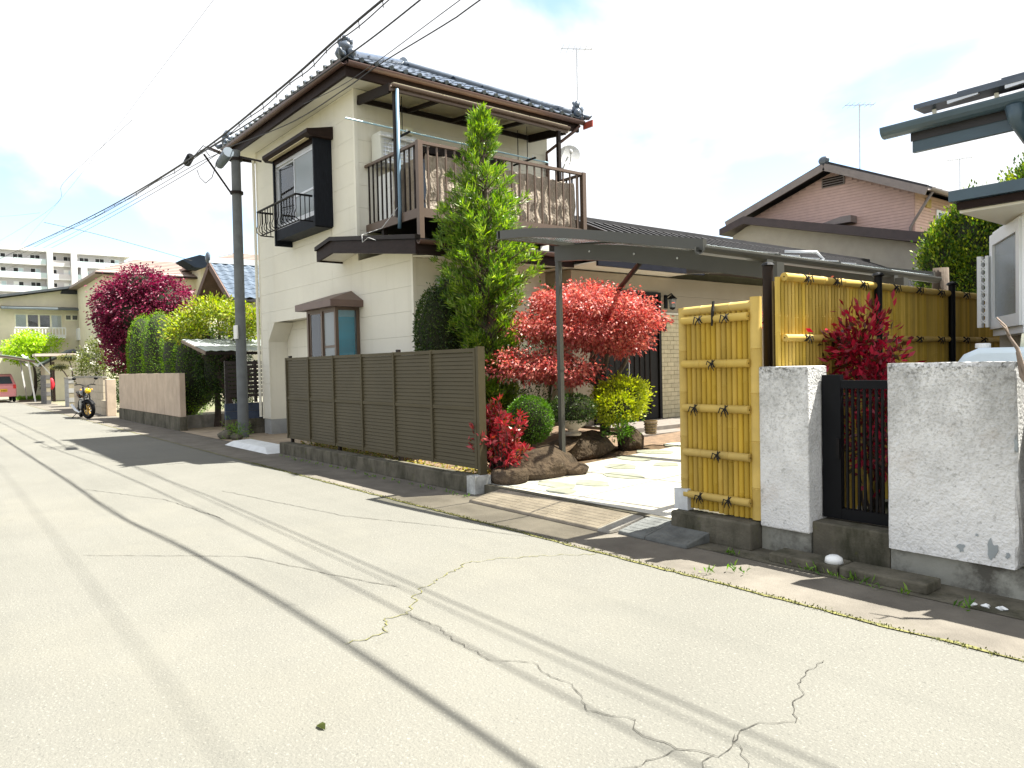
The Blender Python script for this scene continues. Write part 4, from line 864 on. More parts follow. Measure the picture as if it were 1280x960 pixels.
# leaf litter in the bed under the fence
n = 900; P = np.stack([RNG.uniform(-12.8, -7.15, n), RNG.uniform(5.2, 5.6, n), np.full(n, .14)], 1); P[:, 2] += RNG.uniform(0, .05, n)
tag(leafmesh('leaf_litter', LEAF('litter_leaf', [(.35, .2, .05), (.18, .22, .04), (.4, .3, .1), (.12, .16, .03)]), None, P, np.c_[RNG.normal(size=(n, 2)), RNG.uniform(-.1, .5, n)], RNG.uniform(.04, .09, n), .03), 'fallen leaves and weeds behind the bronze fence', 'leaves', kind='stuff')

def plant(name, label, cat, base, trunk, crown, group=None):
    t = thing(name, base, label, cat, group)
    if trunk: trunk(t)
    for c in crown: c(t)
    return t
L_red = LEAF('red_maple_leaf', [(.22, .03, .035), (.42, .095, .085), (.52, .18, .14), (.3, .05, .055), (.58, .26, .19)], .5, .35)
L_phot = LEAF('photinia_leaf', [(.36, .02, .035), (.5, .05, .07), (.58, .14, .15), (.3, .02, .03), (.26, .14, .03)], .25, .25)
L_photd = LEAF('photinia_dark_leaf', [(.2, .006, .02), (.36, .012, .035), (.48, .025, .06), (.12, .01, .02), (.06, .05, .015)], .3, .3)
L_box = LEAF('boxwood_leaf', [(.03, .085, .008), (.08, .19, .015), (.14, .28, .03)], .4, .3)
L_boxd = LEAF('dark_box_leaf', [(.015, .035, .008), (.035, .075, .012), (.09, .13, .025)], .4, .25)
L_yel = LEAF('yellow_green_leaf', [(.3, .36, .02), (.5, .54, .05), (.18, .26, .02)], .5, .4)
L_pod = LEAF('yew_pine_needle', [(.03, .085, .01), (.1, .21, .018), (.25, .36, .04), (.06, .14, .013), (.34, .43, .08)], .35, .35)
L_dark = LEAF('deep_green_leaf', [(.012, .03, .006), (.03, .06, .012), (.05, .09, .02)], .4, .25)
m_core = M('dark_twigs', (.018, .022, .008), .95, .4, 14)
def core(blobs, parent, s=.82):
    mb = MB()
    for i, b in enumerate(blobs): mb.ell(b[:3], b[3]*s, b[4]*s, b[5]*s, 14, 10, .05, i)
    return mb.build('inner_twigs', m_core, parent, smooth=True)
# red photinia by the fence end
t = thing('red_shrub', (-7.1, 5.42, .2), 'red leaved shrub at the end of the bronze fence', 'shrub')
mb = MB(); tips = []
for i in range(70):
    r = random.Random(i); a = r.uniform(0, 6.28); q = r.uniform(.05, .4); h = r.uniform(.3, .9); e = (-7.1+q*math.cos(a), 5.42+q*math.sin(a)*.9, .2+h*(1.1-q)); s0 = (-7.1+.06*math.cos(a), 5.42+.06*math.sin(a), .2)
    pts = limb(s0, e, .08, 5, i); mb.tube(pts, [.008, .007, .006, .005, .003], 4)
    for f in np.linspace(.35, 1, 6): tips.append((pts[0].lerp(pts[-1], f), (pts[-1]-pts[0]).normalized(), f))
mb.build('stems', m_barkd, t)
Pp, Dd = [], []
for p, d, f in tips:
    for k_ in range(4 if f < .95 else 7): Pp.append(p); Dd.append(np.array(d)*(.9 if f > .95 else .5)+RNG.normal(size=3)*.75+[0, 0, -.1 if f < .8 else .35])
leafmesh('foliage', L_phot, t, np.array(Pp), np.array(Dd), RNG.uniform(.075, .125, len(Pp)), RNG.uniform(.026, .038, len(Pp)), droop=.1)
# clipped boxwood ball
b = [(-7.35, 6.15, .78, .29, .29, .30)]
t = thing('boxwood_ball', (-7.35, 6.15, .4), 'round clipped bright green boxwood ball behind the rock', 'shrub'); core(b, t, .9); MB().tube([(-7.35, 6.15, .2), (-7.35, 6.15, .6)], .025, 6).build('stem', m_bark, t)
P, D = shell_pts(b, 5200, .035); leafmesh('foliage', L_box, t, P, D, RNG.uniform(.02, .034, len(P)), .016)
# stone pot with small shrub
t = thing('stone_pot', (-7.5, 7.05, .5), 'pale stone footed planter on the garden rock', 'planter')
MB().lathe([(0, 0), (.11, 0), (.12, .03), (.07, .06), (.07, .08), (.17, .14), (.2, .2), (.205, .22), (.185, .22), (.16, .17), (0, .17)], (-7.5, 7.05, .5), 20).build('bowl', M('pale_stone', (.42, .38, .32), .85, .2, 8, .4, 40), t, smooth='auto')
b = [(-7.5, 7.05, .86, .3, .3, .2)]
t = thing('pot_shrub', (-7.5, 7.05, .69), 'dark green rounded shrub growing in the stone planter', 'shrub'); core(b, t, .85); MB().tube([(-7.5, 7.05, .66), (-7.5, 7.05, .8)], .02, 6).build('stem', m_bark, t)
P, D = shell_pts(b, 2600, .06); leafmesh('foliage', L_boxd, t, P, D, RNG.uniform(.025, .045, len(P)), .018)
# yellow green shrub
b = [(-7.5, 8.05, 1.0, .34, .36, .26), (-7.4, 7.8, .85, .3, .3, .2), (-7.75, 8.3, .9, .3, .3, .25)]
t = thing('yellow_shrub', (-7.55, 8.05, .5), 'bright yellow green shrub below the red maple', 'shrub'); core(b, t, .8)
mb = MB(); [mb.tube(limb((-7.55, 8.05, .45), (x[0], x[1], x[2]), .1, 5, i), [.02, .017, .014, .01, .006], 5) for i, x in enumerate(b)]; mb.build('stem', m_bark, t)
P, D = crown_pts(b, 560, 18, .05, .8, .7, .25); leafmesh('foliage', L_yel, t, P, D, RNG.uniform(.035, .06, len(P)), .026)
t = thing('wicker_pot', (-7.35, 8.5, .42), 'small wicker covered pot beside the yellow green shrub', 'pot'); MB().lathe([(0, 0), (.08, 0), (.1, .2), (.085, .2), (.08, .05), (0, .05)], (-7.35, 8.5, .42), 14).build('pot', M('wicker', (.3, .22, .12), .9, .3, 40, .8, 60), t); 
for k_ in range(5): MB().torus((-7.35, 8.5, .44+k_*.04), .088+.004*k_, .008, 'z', 14, 5).build('band', m_wood, t)
P, D = crown_pts([(-7.25, 7.7, .56, .22, .25, .1)], 28, 10, .05, .3); t = thing('ground_plant', (-7.15, 7.45, .45), 'low leafy plants on the soil behind the long rock', 'plant'); leafmesh('foliage', L_box, t, P, D, RNG.uniform(.05, .09, len(P)), .02)
# red maple
t = thing('red_maple', (-8.0, 8.1, .42), 'layered red leaved maple tree in front of the dark door', 'tree')
cent = (-8.0, 8.1)
b = [(-7.95, 8.15, 2.27, .82, .85, .33), (-8.25, 7.95, 2.44, .78, .75, .25), (-7.65, 8.35, 2.1, .5, .55, .25), (-8.55, 7.4, 2.05, .6, .6, .22), (-7.95, 7.9, 1.98, .7, .7, .2), (-8.4, 7.0, 1.5, .68, .6, .2), (-7.9, 7.3, 1.4, .5, .5, .18), (-7.9, 8.2, 1.8, .6, .6, .18)]
mb = MB(); base = Vector((-7.95, 8.15, .4)); fork = Vector((-7.95, 8.1, 1.25)); mb.tube(limb(base, fork, .06, 6, 3), [.085, .075, .07, .065, .06, .058], 9)
for i, x in enumerate(b): mb.tube(limb(fork-Vector((0, 0, .1*(i % 3))), (x[0], x[1], x[2]-.02), .12, 7, i), [.05, .043, .036, .028, .02, .014, .008], 6)
mb.build('trunk', m_bark, t, smooth=True)
P, D = crown_pts(b, 1150, 26, .085, .35, .45, -.05, .6); leafmesh('crown', L_red, t, P, D, RNG.uniform(.035, .07, len(P)), RNG.uniform(.022, .036, len(P)), droop=.25)
# tall yew pine
t = thing('yew_pine', (-8.95, 6.75, .2), 'tall narrow bright green yew pine in front of the balcony', 'tree')
tx, ty = -8.95, 6.75; mb = MB(); mb.tube(limb((tx, ty, .2), (tx-.12, ty, 5.0), .012, 10, 2), [.09, .085, .08, .072, .064, .055, .045, .035, .022, .01], 8)
Pp, Dd, Ll = [], [], []
rr = random.Random(5)
def rad(z): 
    # outline read from the photograph: slim spire on top, wide middle
    return np.interp(z, [.4, .9, 1.6, 2.3, 2.9, 3.4, 3.9, 4.4, 4.9, 5.25], [.2, .34, .44, .54, .74, .7, .54, .4, .26, .05])
for i in range(430):
    z = .5+4.7*rr.random()
    while rr.random() > .25+.75*rad(z)/.82: z = .5+4.7*rr.random()
    if i < 14: z = 4.8+.03*i
    a = rr.uniform(0, 6.283); R_ = rad(z)*rr.uniform(.55, 1.12); e = Vector((tx-.1*z/5+R_*math.cos(a), ty+R_*math.sin(a), z+rr.uniform(-.05, .15))); s0 = Vector((tx-.1*z/5, ty, z-.3*R_-.05))
    pts = limb(s0, e, .06, 4, i); mb.tube(pts, [.014, .011, .008, .004], 4, False)
    for f in (.4, .6, .8, 1.0):
        p = pts[0].lerp(pts[-1], f) if f < 1 else pts[-1]; d = (pts[-1]-pts[0]).normalized()
        m = 26 if f == 1 else 14
        q = RNG.normal(size=(m, 3)); q = unit(q)*.85+np.array(d)*.8; q[:, 2] += .45
        Pp.append(np.tile(np.array(p), (m, 1))+RNG.normal(size=(m, 3))*.028); Dd.append(q); Ll.append(RNG.uniform(.08, .15, m))
mb.build('trunk', m_bark, t, smooth=True)
leafmesh('crown', L_pod, t, np.concatenate(Pp), np.concatenate(Dd), np.concatenate(Ll), .017, .1)
# clipped dark bush against the side wall
b = [(-9.75, 6.35, 2.0, .36, .36, .72)]
t = thing('clipped_bush', (-9.75, 6.35, .2), 'dark green clipped egg shaped bush at the corner of the cream wall', 'shrub'); core(b, t, .88); MB().tube([(-9.75, 6.35, .15), (-9.75, 6.35, 1.6)], .04, 8).build('stem', m_bark, t)
P, D = shell_pts(b, 6500, .05); leafmesh('foliage', L_boxd, t, P, D, RNG.uniform(.03, .055, len(P)), .022)
# dark small tree by the wall behind the maple, red twigs behind the bamboo panel, red photinia behind the gate
b = [(-9.2, 8.2, 2.3, .35, .4, .45), (-9.3, 8.0, 1.6, .4, .4, .4), (-9.2, 7.6, .9, .5, .5, .5)]
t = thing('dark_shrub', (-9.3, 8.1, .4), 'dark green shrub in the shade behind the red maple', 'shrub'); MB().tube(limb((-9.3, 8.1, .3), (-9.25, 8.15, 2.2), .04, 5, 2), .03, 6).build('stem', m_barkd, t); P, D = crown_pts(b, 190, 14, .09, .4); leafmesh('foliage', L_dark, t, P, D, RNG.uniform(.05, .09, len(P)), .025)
b = [(-4.35, 7.9, 2.15, .4, .45, .2), (-4.5, 7.4, 1.95, .25, .3, .15)]
t = thing('red_maple', (-4.3, 8.1, .2), 'small red leaved maple showing over the bamboo panel', 'tree'); MB().tube(limb((-4.3, 8.1, .15), (-4.35, 7.9, 2.0), .05, 6, 4), [.03, .028, .025, .02, .015, .01], 6).build('trunk', m_bark, t); P, D = crown_pts(b, 60, 20, .06, .3, .5, 0); leafmesh('crown', L_red, t, P, D, RNG.uniform(.03, .05, len(P)), .025)
b = [(-3.02, 6.0, 1.5, .24, .22, .22), (-2.85, 5.9, 1.62, .24, .2, .24), (-2.75, 5.95, 1.3, .3, .24, .3), (-2.7, 5.85, .95, .28, .22, .4)]
t = thing('red_shrub', (-2.75, 5.9, 0), 'dark red leaved shrub behind the black gate', 'shrub'); mb = MB()
for i in range(14): r = random.Random(i); mb.tube(limb((-2.74, 5.9, 0), (-2.78+r.uniform(-.25, .28), 5.92+r.uniform(-.2, .2), r.uniform(.9, 1.72)), .06, 5, i), [.012, .01, .008, .006, .004], 5)
mb.build('stems', m_barkd, t); P, D = crown_pts(b, 230, 9, .06, .3, 1, .35); leafmesh('foliage', L_photd, t, P, D, RNG.uniform(.06, .1, len(P)), RNG.uniform(.024, .036, len(P)))
# ---------------------------------------------------------------- a pixel of the photograph at a chosen depth / on a chosen plane
def ray(px, py):
    d = Vector(((px-640)/926.28, (py-480)/926.28, 1)); return Vector([sum(r[i]*d[i] for i in range(3)) for r in _R])
def at(px, py, depth): return ray(px, py)*depth+Vector((0, 0, 1.5))
def onY(px, py, Y): d = ray(px, py); return d*(Y/d.y)+Vector((0, 0, 1.5))
def onX(px, py, X): d = ray(px, py); return d*(X/d.x)+Vector((0, 0, 1.5))
# ---------------------------------------------------------------- house on the right (roof edge, hood, bay window)
m_bluegut = M('blue_grey_gutter', (.05, .085, .11), .4, .12, 3); m_rwall = M('neighbour_wall', (.42, .38, .32), .85, .08, 2, .3, 80)
RH = thing('neighbour_house', (0.5, 9, 0), 'single storey house with blue grey gutters and white bay window behind the white wall', 'house')
RWALL = MB().box(-2.48, 5, 7.62, 13.5, 0, 2.64).build('wall', m_rwall, RH); MB().box(-.9, 5, 8.2, 13.4, 2.96, 3.9).build('upper_wall', m_rwall, RH)
RR = MB().prism([(6.55, 3.36), (10.4, 4.7), (14.3, 3.36), (14.3, 3.3), (10.4, 4.62), (6.55, 3.29)], 'x', -2.78, 6).build('roof', m_tile2, RH)
box('fascia', m_bluegut, RR, -2.77, 6, 6.56, 6.6, 3.2, 3.34); 
gutter((-2.98, 6.5, 3.42), (6, 6.5, 3.42), .075, m_bluegut, RR)
MB().tube([(-2.0, 6.5, 3.36), (-2.0, 6.5, 3.25), (-1.96, 6.6, 3.12), (-1.6, 7.3, 2.95), (-1.55, 7.5, 2.8), (-1.55, 7.5, .2)], [.075, .05, .04, .04, .04, .04], 10).build('downpipe', m_bluegut, RR, smooth=True)
for i in range(4): 
    z = 3.53+.075*i; MB().bar((-2.7+.25*i, 6.52+.2*i, z), (6, 6.52+.2*i, z), .2, .035).build('eave_tile_row', m_tile, RR)
for i in range(5): MB().bar((-2.6+i*.45, 6.6, 3.36), (-2.6+i*.45, 6.56, 3.56), .03, .02).build('guard_bracket', m_silver, RR)
for i in range(3): MB().bar((-2.45+i*.4, 6.44, 3.5), (-2.45+i*.4+.22, 6.44, 3.515), .03, .03).build('snow_guard', m_silver, RR)
HD = MB().prism([(6.15, 2.66), (6.15, 2.74), (7.61, 2.78), (7.61, 2.66)], 'x', -2.34, 5).build('hood', m_bluegut, RH); box('hood_soffit', m_soffit, HD, -2.3, 5, 6.25, 7.6, 2.58, 2.655); MB().prism([(6.2, 2.6), (6.25, 2.6), (6.25, 2.655), (6.2, 2.655)], 'x', -2.3, 5).build('hood_board', m_trim, HD)
# angled bay window
A0 = Vector((-2.52, 7.58, 0)); A1 = Vector((-2.02, 6.7, 0)); A2 = Vector((-.6, 6.7, 0)); bz, tz = 1.72, 2.56
BWR = MB().prism([(A0.x, A0.y), (A1.x, A1.y), (A2.x, A2.y), (-.1, 7.58)], 'z', bz-.06, bz).build('bay_window', m_white, RH)
MB().prism([(A0.x, A0.y), (A1.x, A1.y), (A2.x, A2.y), (-.1, 7.58)], 'z', tz, tz+.03).build('top_board', m_white, BWR)
def fpanel(a, b):
    d = (b-a).normalized(); L = (b-a).length; nrm = Vector((d.y, -d.x, 0))*-1
    for s0, s1, za, zb in ((0, .11, bz, tz), (L-.11, L, bz, tz), (.11, L-.11, tz-.1, tz), (.11, L-.11, bz, bz+.1)):
        MB().bar(a+d*(s0+s1)/2+Vector((0, 0, za+.001)), a+d*(s0+s1)/2+Vector((0, 0, zb-.001)), s1-s0-.002, .05, up=d.cross(Vector((0, 0, 1)))).build('frame', m_white, BWR)
    MB().bar(a+d*L/2+Vector((0, 0, bz+.1)), a+d*L/2+Vector((0, 0, tz-.1)), L-.22, .01, up=d.cross(Vector((0, 0, 1)))).build('pane', g_frost, BWR)
fpanel(A0, A1); fpanel(A1, A2)
box('backing', M('bay_inside', (.25, .29, .3), .8), BWR, -2.2, -.4, 7.2, 7.22, bz, tz)
# folding lattice grille beside the bay
LG = MB().box(-2.62, -2.585, 7.5, 7.56, 1.74, 2.38).build('lattice_grille', m_white, RH); box('grille_stile', m_white, LG, -2.555, -2.53, 7.5, 7.56, 1.74, 2.38)
for i in range(9):
    z = 1.76+i*.068
    MB().bar((-2.6, 7.51, z), (-2.54, 7.51, z+.066), .01, .008).build('lattice_strip', m_white, LG); MB().bar((-2.6, 7.5, z+.066), (-2.54, 7.5, z), .01, .008).build('lattice_strip', m_white, LG)
# kerosene tank behind the white wall
TK = thing('kerosene_tank', (-1.95, 6.2, 0), 'pale blue white kerosene tank behind the white wall', 'tank')
prof = [(0, 0), (.12, 0), (.2, .03), (.24, .09), (.245, .2)]
mb = MB(); pts = [(-2.28, 1.1), (-2.28, 1.32), (-2.26, 1.42), (-2.2, 1.5), (-2.1, 1.545), (-1.5, 1.545), (-1.42, 1.5), (-1.38, 1.4), (-1.38, 1.1)]
mb.prism(pts, 'y', 6.0, 6.45); mb.build('body', M('tank_blue_white', (.6, .7, .76), .3, .04, 3), TK, bevel=.04, smooth='auto')
MB().lathe([(0, .035), (.045, .035), (.05, .03), (.05, 0)], (-2.1, 6.12, 1.545), 14).build('cap', m_pvc, TK); MB().tube([(-1.85, 6.15, 1.54), (-1.85, 6.15, 1.62), (-1.7, 6.15, 1.63), (-1.62, 6.15, 1.58)], .025, 8).build('filler_pipe', m_cardb, TK, smooth=True)
for x in (-2.2, -1.5):
    for y in (6.03, 6.42): MB().tube([(x, y, 0), (x, y, 1.12)], .018, 6).build('leg', m_silver, TK)
# dead branch leaning at the wall end
DB = thing('dead_branch', (-1.5, 5.05, .5), 'bare broken branch leaning over the end of the white wall', 'branch')
MB().tube([onY(1246, 397, 5.08), onY(1257, 408, 5.07), onY(1261, 420, 5.06), onY(1272, 436, 5.03), onY(1276, 450, 5.04), onY(1285, 480, 5.04), onY(1300, 560, 5.05), (-1.46, 5.08, .05)], [.004, .007, .008, .011, .012, .015, .016, .018], 7).build('limb', m_wood, DB, smooth=True)
MB().tube([onY(1271, 440, 5.05), onY(1277, 470, 5.03), onY(1284, 480, 5.03)], [.006, .012, .012], 6).build('twig', m_wood, DB); MB().tube([onY(1262, 420, 5.06), onY(1256, 410, 5.0), onY(1250, 404, 5.0)], [.008, .006, .003], 5).build('twig', m_wood, DB)
# conifer behind the bamboo fence
L_con = LEAF('golden_conifer', [(.02, .06, .006), (.06, .14, .01), (.3, .36, .025), (.04, .09, .008), (.1, .18, .015)], .5, .3)
GC = thing('golden_conifer', (-4.5, 13.2, 0), 'bushy golden green conifer behind the right hand house', 'tree')
b = [(-4.95, 13.0, 2.6, .4, .45, 1.0), (-4.6, 13.2, 2.9, .5, .55, 1.1), (-3.75, 13.4, 3.4, .7, .7, 1.0), (-4.5, 13.0, 1.4, .6, .6, 1.0)]
core(b, GC, .94); MB().tube([(-4.5, 13.2, 0), (-4.5, 13.2, 2.5)], .1, 8).build('trunk', m_bark, GC)
P, D = crown_pts(b, 2600, 26, .055, .9, 1.5, 1.1, .8); leafmesh('crown', L_con, GC, P, D, RNG.uniform(.04, .075, len(P)), .03)
TS = tag(MB().tube(limb(onX(1176, 335, -4.0)*1.0, Vector((onX(1176, 335, -4.0).x, onX(1176, 335, -4.0).y, 0)), .02, 6, 3), [.09, .11, .1, .12, .13, .16], 9).build('cut_trunk', m_bark, smooth=True), 'sawn off rough tree trunk behind the bamboo fence', 'trunk')
# ---------------------------------------------------------------- houses behind the wing
m_pinkb = M('pink_brick_siding', (.56, .39, .345), .8, .06, 4, .1, 60); m_ptrim = M('grey_brown_trim', (.2, .17, .16), .6, .1, 4)
PH = thing('pink_house', (-12, 30, 0), 'pinkish brick clad gabled house beyond the wing roof', 'house')
YP = 27.5
pk = onY(1040, 207, YP); pl = onY(918, 278, YP); pr = onY(1168, 236, YP); cr = onY(1143, 238, YP)
xl = pl.x+.5; xr = cr.x; zb = 4.0
mb = MB(); zw = lambda x: pk.z-.25-(x-pk.x)*((pk.z-pr.z)/(pr.x-pk.x)) if x > pk.x else pk.z-.25-(pk.x-x)*((pk.z-pl.z)/(pk.x-pl.x))
mb.prism([(xl, 0), (xr, 0), (xr, zw(xr)), (pk.x, zw(pk.x)), (xl, zw(xl))], 'y', YP, YP+11); PWL = mb.build('wall', M('pink_mortar', (.4, .27, .24), .9), PH)
# courses of brick siding on the two visible walls
def gable_rows(parent, mat, x0, x1, z0, h, y, ztop):
    z = z0; i = 0
    while z < ztop(pk.x):
        top = z+h-.013; a, c = x0, x1
        # clip the row to the gable slopes at its upper edge
        while a < pk.x and ztop(a) < top: a += .1
        while c > pk.x and ztop(c) < top: c -= .1
        if c-a > .3: MB().box(a, c, y-.02, y-.001, z, top).build('brick_course', mat, parent)
        z += h
gable_rows(PWL, m_pinkb, xl, xr-.002, 4.6, .11, YP, zw)
for i in range(int((zw(xr)-4.6)/.11)): MB().box(xr+.001, xr+.02, YP, YP+10.9, 4.6+i*.11, 4.697+i*.11).build('brick_course', m_pinkb, PWL)
PR = MB().prism([(pl.x, pl.z-.12), (pk.x, pk.z-.1), (pr.x, pr.z-.12), (pr.x, pr.z), (pk.x, pk.z+.04), (pl.x, pl.z)], 'y', YP-.6, YP+11.5).build('roof', m_tile2, PH)
MB().bar((pl.x, YP-.62, pl.z-.16), (pk.x, YP-.62, pk.z-.14), .05, .26).build('barge_board', m_ptrim, PR); MB().bar((pk.x, YP-.62, pk.z-.14), (pr.x, YP-.62, pr.z-.16), .05, .26).build('barge_board', m_ptrim, PR)
MB().ell((pk.x, YP-.6, pk.z+.1), .22, .12, .16).build('ridge_end', m_tile, PR)
mb = MB()
for i in range(20): mb.bar((pr.x, YP-.5+i*.55, pr.z+.03), (pk.x, YP-.5+i*.55, pk.z+.07), .1, .06)
mb.build('tile_rows', m_tile2, PR, kind='stuff')
gutter((pr.x+.08, YP-.6, pr.z-.06), (pr.x+.08, YP+11.5, pr.z-.06), .09, m_ptrim, PR)
MB().tube([(pr.x+.05, YP-.3, pr.z-.15), (xr+.1, YP-.1, pr.z-.9), (xr-.1, YP-.08, pr.z-1.2), (xr-.1, YP-.08, 3)], .05, 6).build('downpipe', m_ptrim, PH, smooth=True)
vp = onY(1042, 227, YP); VN = MB().box(vp.x-.45, vp.x+.45, YP-.06, YP-.021, vp.z-.18, vp.z+.18).build('gable_vent', m_ptrim, PH)
for k_ in range(4): box('louvre', m_trim, VN, vp.x-.4, vp.x+.4, YP-.08, YP-.061, vp.z-.15+k_*.09, vp.z-.1+k_*.09)
sw = onX(1172, 280, xr); WNb = MB().box(xr+.021, xr+.06, sw.y-.2, sw.y+1.7, sw.z-.5, sw.z+.5).build('window', m_white, PH); box('pane', g_clear, WNb, xr+.061, xr+.066, sw.y-.05, sw.y+1.55, sw.z-.4, sw.z+.4); box('curtain', m_curtB, WNb, xr+.0605, xr+.0608, sw.y-.05, sw.y+1.55, sw.z-.4, sw.z+.4)
v2 = onX(1160, 255, xr); box('wall_vent', M('yellow_vent', (.4, .3, .08), .6), PH, xr+.021, xr+.08, v2.y-.3, v2.y+.1, v2.z-.15, v2.z+.15)
q = onY(1052, 277, YP); MB().prism([(q.x-1.1, q.z-.15), (q.x+.2, q.z+.1), (q.x+.6, q.z+.1), (q.x+.6, q.z-.15)], 'y', YP-.5, YP-.022).build('window_hood', m_ptrim, PH)
an = onY(1075, 213, YP+1); antenna(an.x, an.y, an.z-.5, onY(1075, 130, YP+1).z, 'thin roof antenna on the pink brick house', 1.6, .9)
an = onY(1200, 232, YP+14); antenna(an.x, an.y, an.z-3, onY(1200, 198, YP+14).z, 'small distant roof antenna behind the golden conifer', 1.6, .3)
BH = thing('beige_annex', (-11, 27, 0), 'low beige walled building with dark roof edge below the pink house', 'building')
YA = 26.4; e0 = onY(908, 288, YA); e1 = onY(938, 272, YA); e2 = onY(1168, 294, YA-.5); 
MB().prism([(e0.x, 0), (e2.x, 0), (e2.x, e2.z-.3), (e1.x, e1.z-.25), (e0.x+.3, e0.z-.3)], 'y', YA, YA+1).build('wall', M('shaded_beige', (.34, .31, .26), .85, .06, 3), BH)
MB().prism([(e0.x, e0.z-.25), (e1.x, e1.z-.3), (e2.x+.3, e2.z-.35), (e2.x+.3, e2.z), (e1.x, e1.z), (e0.x, e0.z)], 'y', YA-.5, YA+1.05).build('roof', M('brown_black_roof', (.035, .022, .022), .55, .2, 4), BH)
# ---------------------------------------------------------------- utility pole and its gear
UP = thing('utility_pole', (-16.62, 5.6, 0), 'grey concrete utility pole at the corner of the cream house', 'utility pole')
MB().tube([(-16.66, 5.6, 0), (-16.6, 5.6, 6.35)], [.118, .098], 18).build('shaft', m_polec, UP, smooth='auto')
for z in (5.42, 6.15): MB().lathe([(.118, -.03), (.14, -.03), (.14, .03), (.118, .03)], (-16.61, 5.6, z), 16).build('band', m_dkalu, UP)
arm_e = onY(255, 193, 4.75)
MB().tube([(-16.72, 5.52, 5.42), arm_e], .022, 6).build('stay_arm', m_dkalu, UP); MB().bar((-16.6, 5.5, 6.2), (-16.4, 4.95, 6.25), .05, .05).build('arm', m_dkalu, UP); MB().bar((-16.5, 5.65, 6.2), (-15.9, 5.9, 6.0), .04, .04).build('arm', m_dkalu, UP)
c = onY(280, 199, 5.1); MB().tube([c+Vector((-.3, 0, -.05)), c+Vector((.3, 0, .08))], [.09, .11], 10).build('splice_box', M('steel_blue', (.1, .13, .16), .4), UP, smooth='auto')
MB().ell((-16.3, 5.3, 6.2), .06, .06, .06).build('insulator', m_pvc, UP); MB().ell((-16.75, 5.3, 6.3), .05, .05, .05).build('insulator', m_pvc, UP); MB().box(-16.72, -16.5, 5.47, 5.5, 2.2, 2.5).build('number_plate', m_pvc, UP)
for k_, (a, e_) in enumerate((((268, 190), (240, 198)), ((262, 195), (250, 188)))): MB().tube([onY(*a, 4.9), onY((a[0]+e_[0])/2, a[1]-8, 4.9), onY(*e_, 4.85)], .009, 5).build('jumper_wire', m_cable, UP)
MB().tube([onY(272, 199, 4.9), onY(265, 222, 4.85), onY(257, 229, 4.8), onY(250, 222, 4.8), onY(246, 212, 4.75)], .008, 5).build('jumper_wire', m_cable, UP, smooth=True)
def smooth_pts(P, n=24):
    P = [Vector(p) for p in P]; P = [P[0]*2-P[1]]+P+[P[-1]*2-P[-2]]; out = []
    for i in range(1, len(P)-2):
        for k_ in range(n):
            t_ = k_/n; a, b_, c_, d_ = P[i-1], P[i], P[i+1], P[i+2]
            out.append(.5*((2*b_)+(c_-a)*t_+(2*a-5*b_+4*c_-d_)*t_*t_+(3*b_-a-3*c_+d_)*t_**3))
    return out+[P[-2]]
def wire(name, pts, r, label, cat='cable', n=6, grp=None): return tag(MB().tube(smooth_pts(pts, 14), r, n).build(name, m_cable, smooth=True), label, cat, grp)
w1 = [(12, 4.7, 7.4), (-2, 4.45, 5.8), onY(478, 0, 4.2), onY(345, 115, 4.12), onY(235, 200, 4.1), onY(130, 262, 4.35), onY(60, 296, 4.5), onY(0, 323, 4.6), onY(-40, 341, 4.6)]
T1 = thing('cable_bundle', tuple(w1[4]), 'thick bundled telephone cable with ties running along the street', 'cable')
s1 = smooth_pts(w1, 14); MB().tube(s1, .015, 6).build('cable', m_cable, T1, smooth=True)
s1b = [p+Vector((0, 0, -.06-.02*math.sin(i*.9))) for i, p in enumerate(s1)]; MB().tube(s1b, .007, 5).build('messenger', m_cable, T1, smooth=True)
for i in range(4, len(s1)-30, 2): MB().tube([s1[i]+Vector((0, 0, .02)), s1b[i]+Vector((0, .01, -.02))], .006, 4).build('tie', m_cable, T1)
wire('power_cable', [(12, 5.4, 7.6), (-3, 5.3, 6.5), onY(525, 0, 5.2), onY(430, 73, 5.15), onY(345, 132, 5.1), onY(240, 198, 5.0), onY(130, 266, 5.3), onY(60, 300, 5.5), onY(0, 330, 5.5), onY(-50, 352, 5.5)], .011, 'single power cable below the bundled cable, passing the roof corner')
cb = onY(236, 201, 5.0); CB = tag(MB().tube([cb+Vector((-.2, 0, -.03)), cb+Vector((-.15, 0, -.02)), cb+Vector((.15, 0, .06)), cb+Vector((.2, 0, .07))], [.05, .085, .085, .05], 10).build('cable_closure', m_black, smooth='auto'), 'black cable closure hanging on the power cable near the pole', 'cable closure')
pe = Vector((-16.5, 5.2, 6.25))
wire('service_cable', [(10, 5.6, 6.9), (-3, 5.4, 6.0), onY(600, 0, 5.4), onY(560, 28, 5.4), onY(475, 80, 5.4), onY(430, 112, 5.42), onY(360, 155, 5.35), pe], .009, 'service cable dropping past the tiled roof corner to the pole', 'cable', 5)
wire('service_cable', [(10, 5.55, 7.1), (-3, 5.35, 6.1), onY(575, 0, 5.4), onY(540, 26, 5.4), onY(470, 78, 5.4), onY(425, 108, 5.4), onY(380, 130, 5.6)], .006, 'thin service wire ending at the tiled roof corner', 'cable', 5)
for k_, dy in enumerate((0, 5)): wire('telephone_cable', [pe+Vector((0, 0, -.05)), onY(240, 208+dy, 5.4), onY(180, 243+dy, 5.6), onY(130, 271+dy, 5.8), onY(70, 302+dy, 6.0), onY(10, 331+dy, 6.1), onY(-40, 352+dy, 6.2)], .008, ('upper' if k_ == 0 else 'lower')+' telephone cable running from the pole along the far street', 'cable', 5)
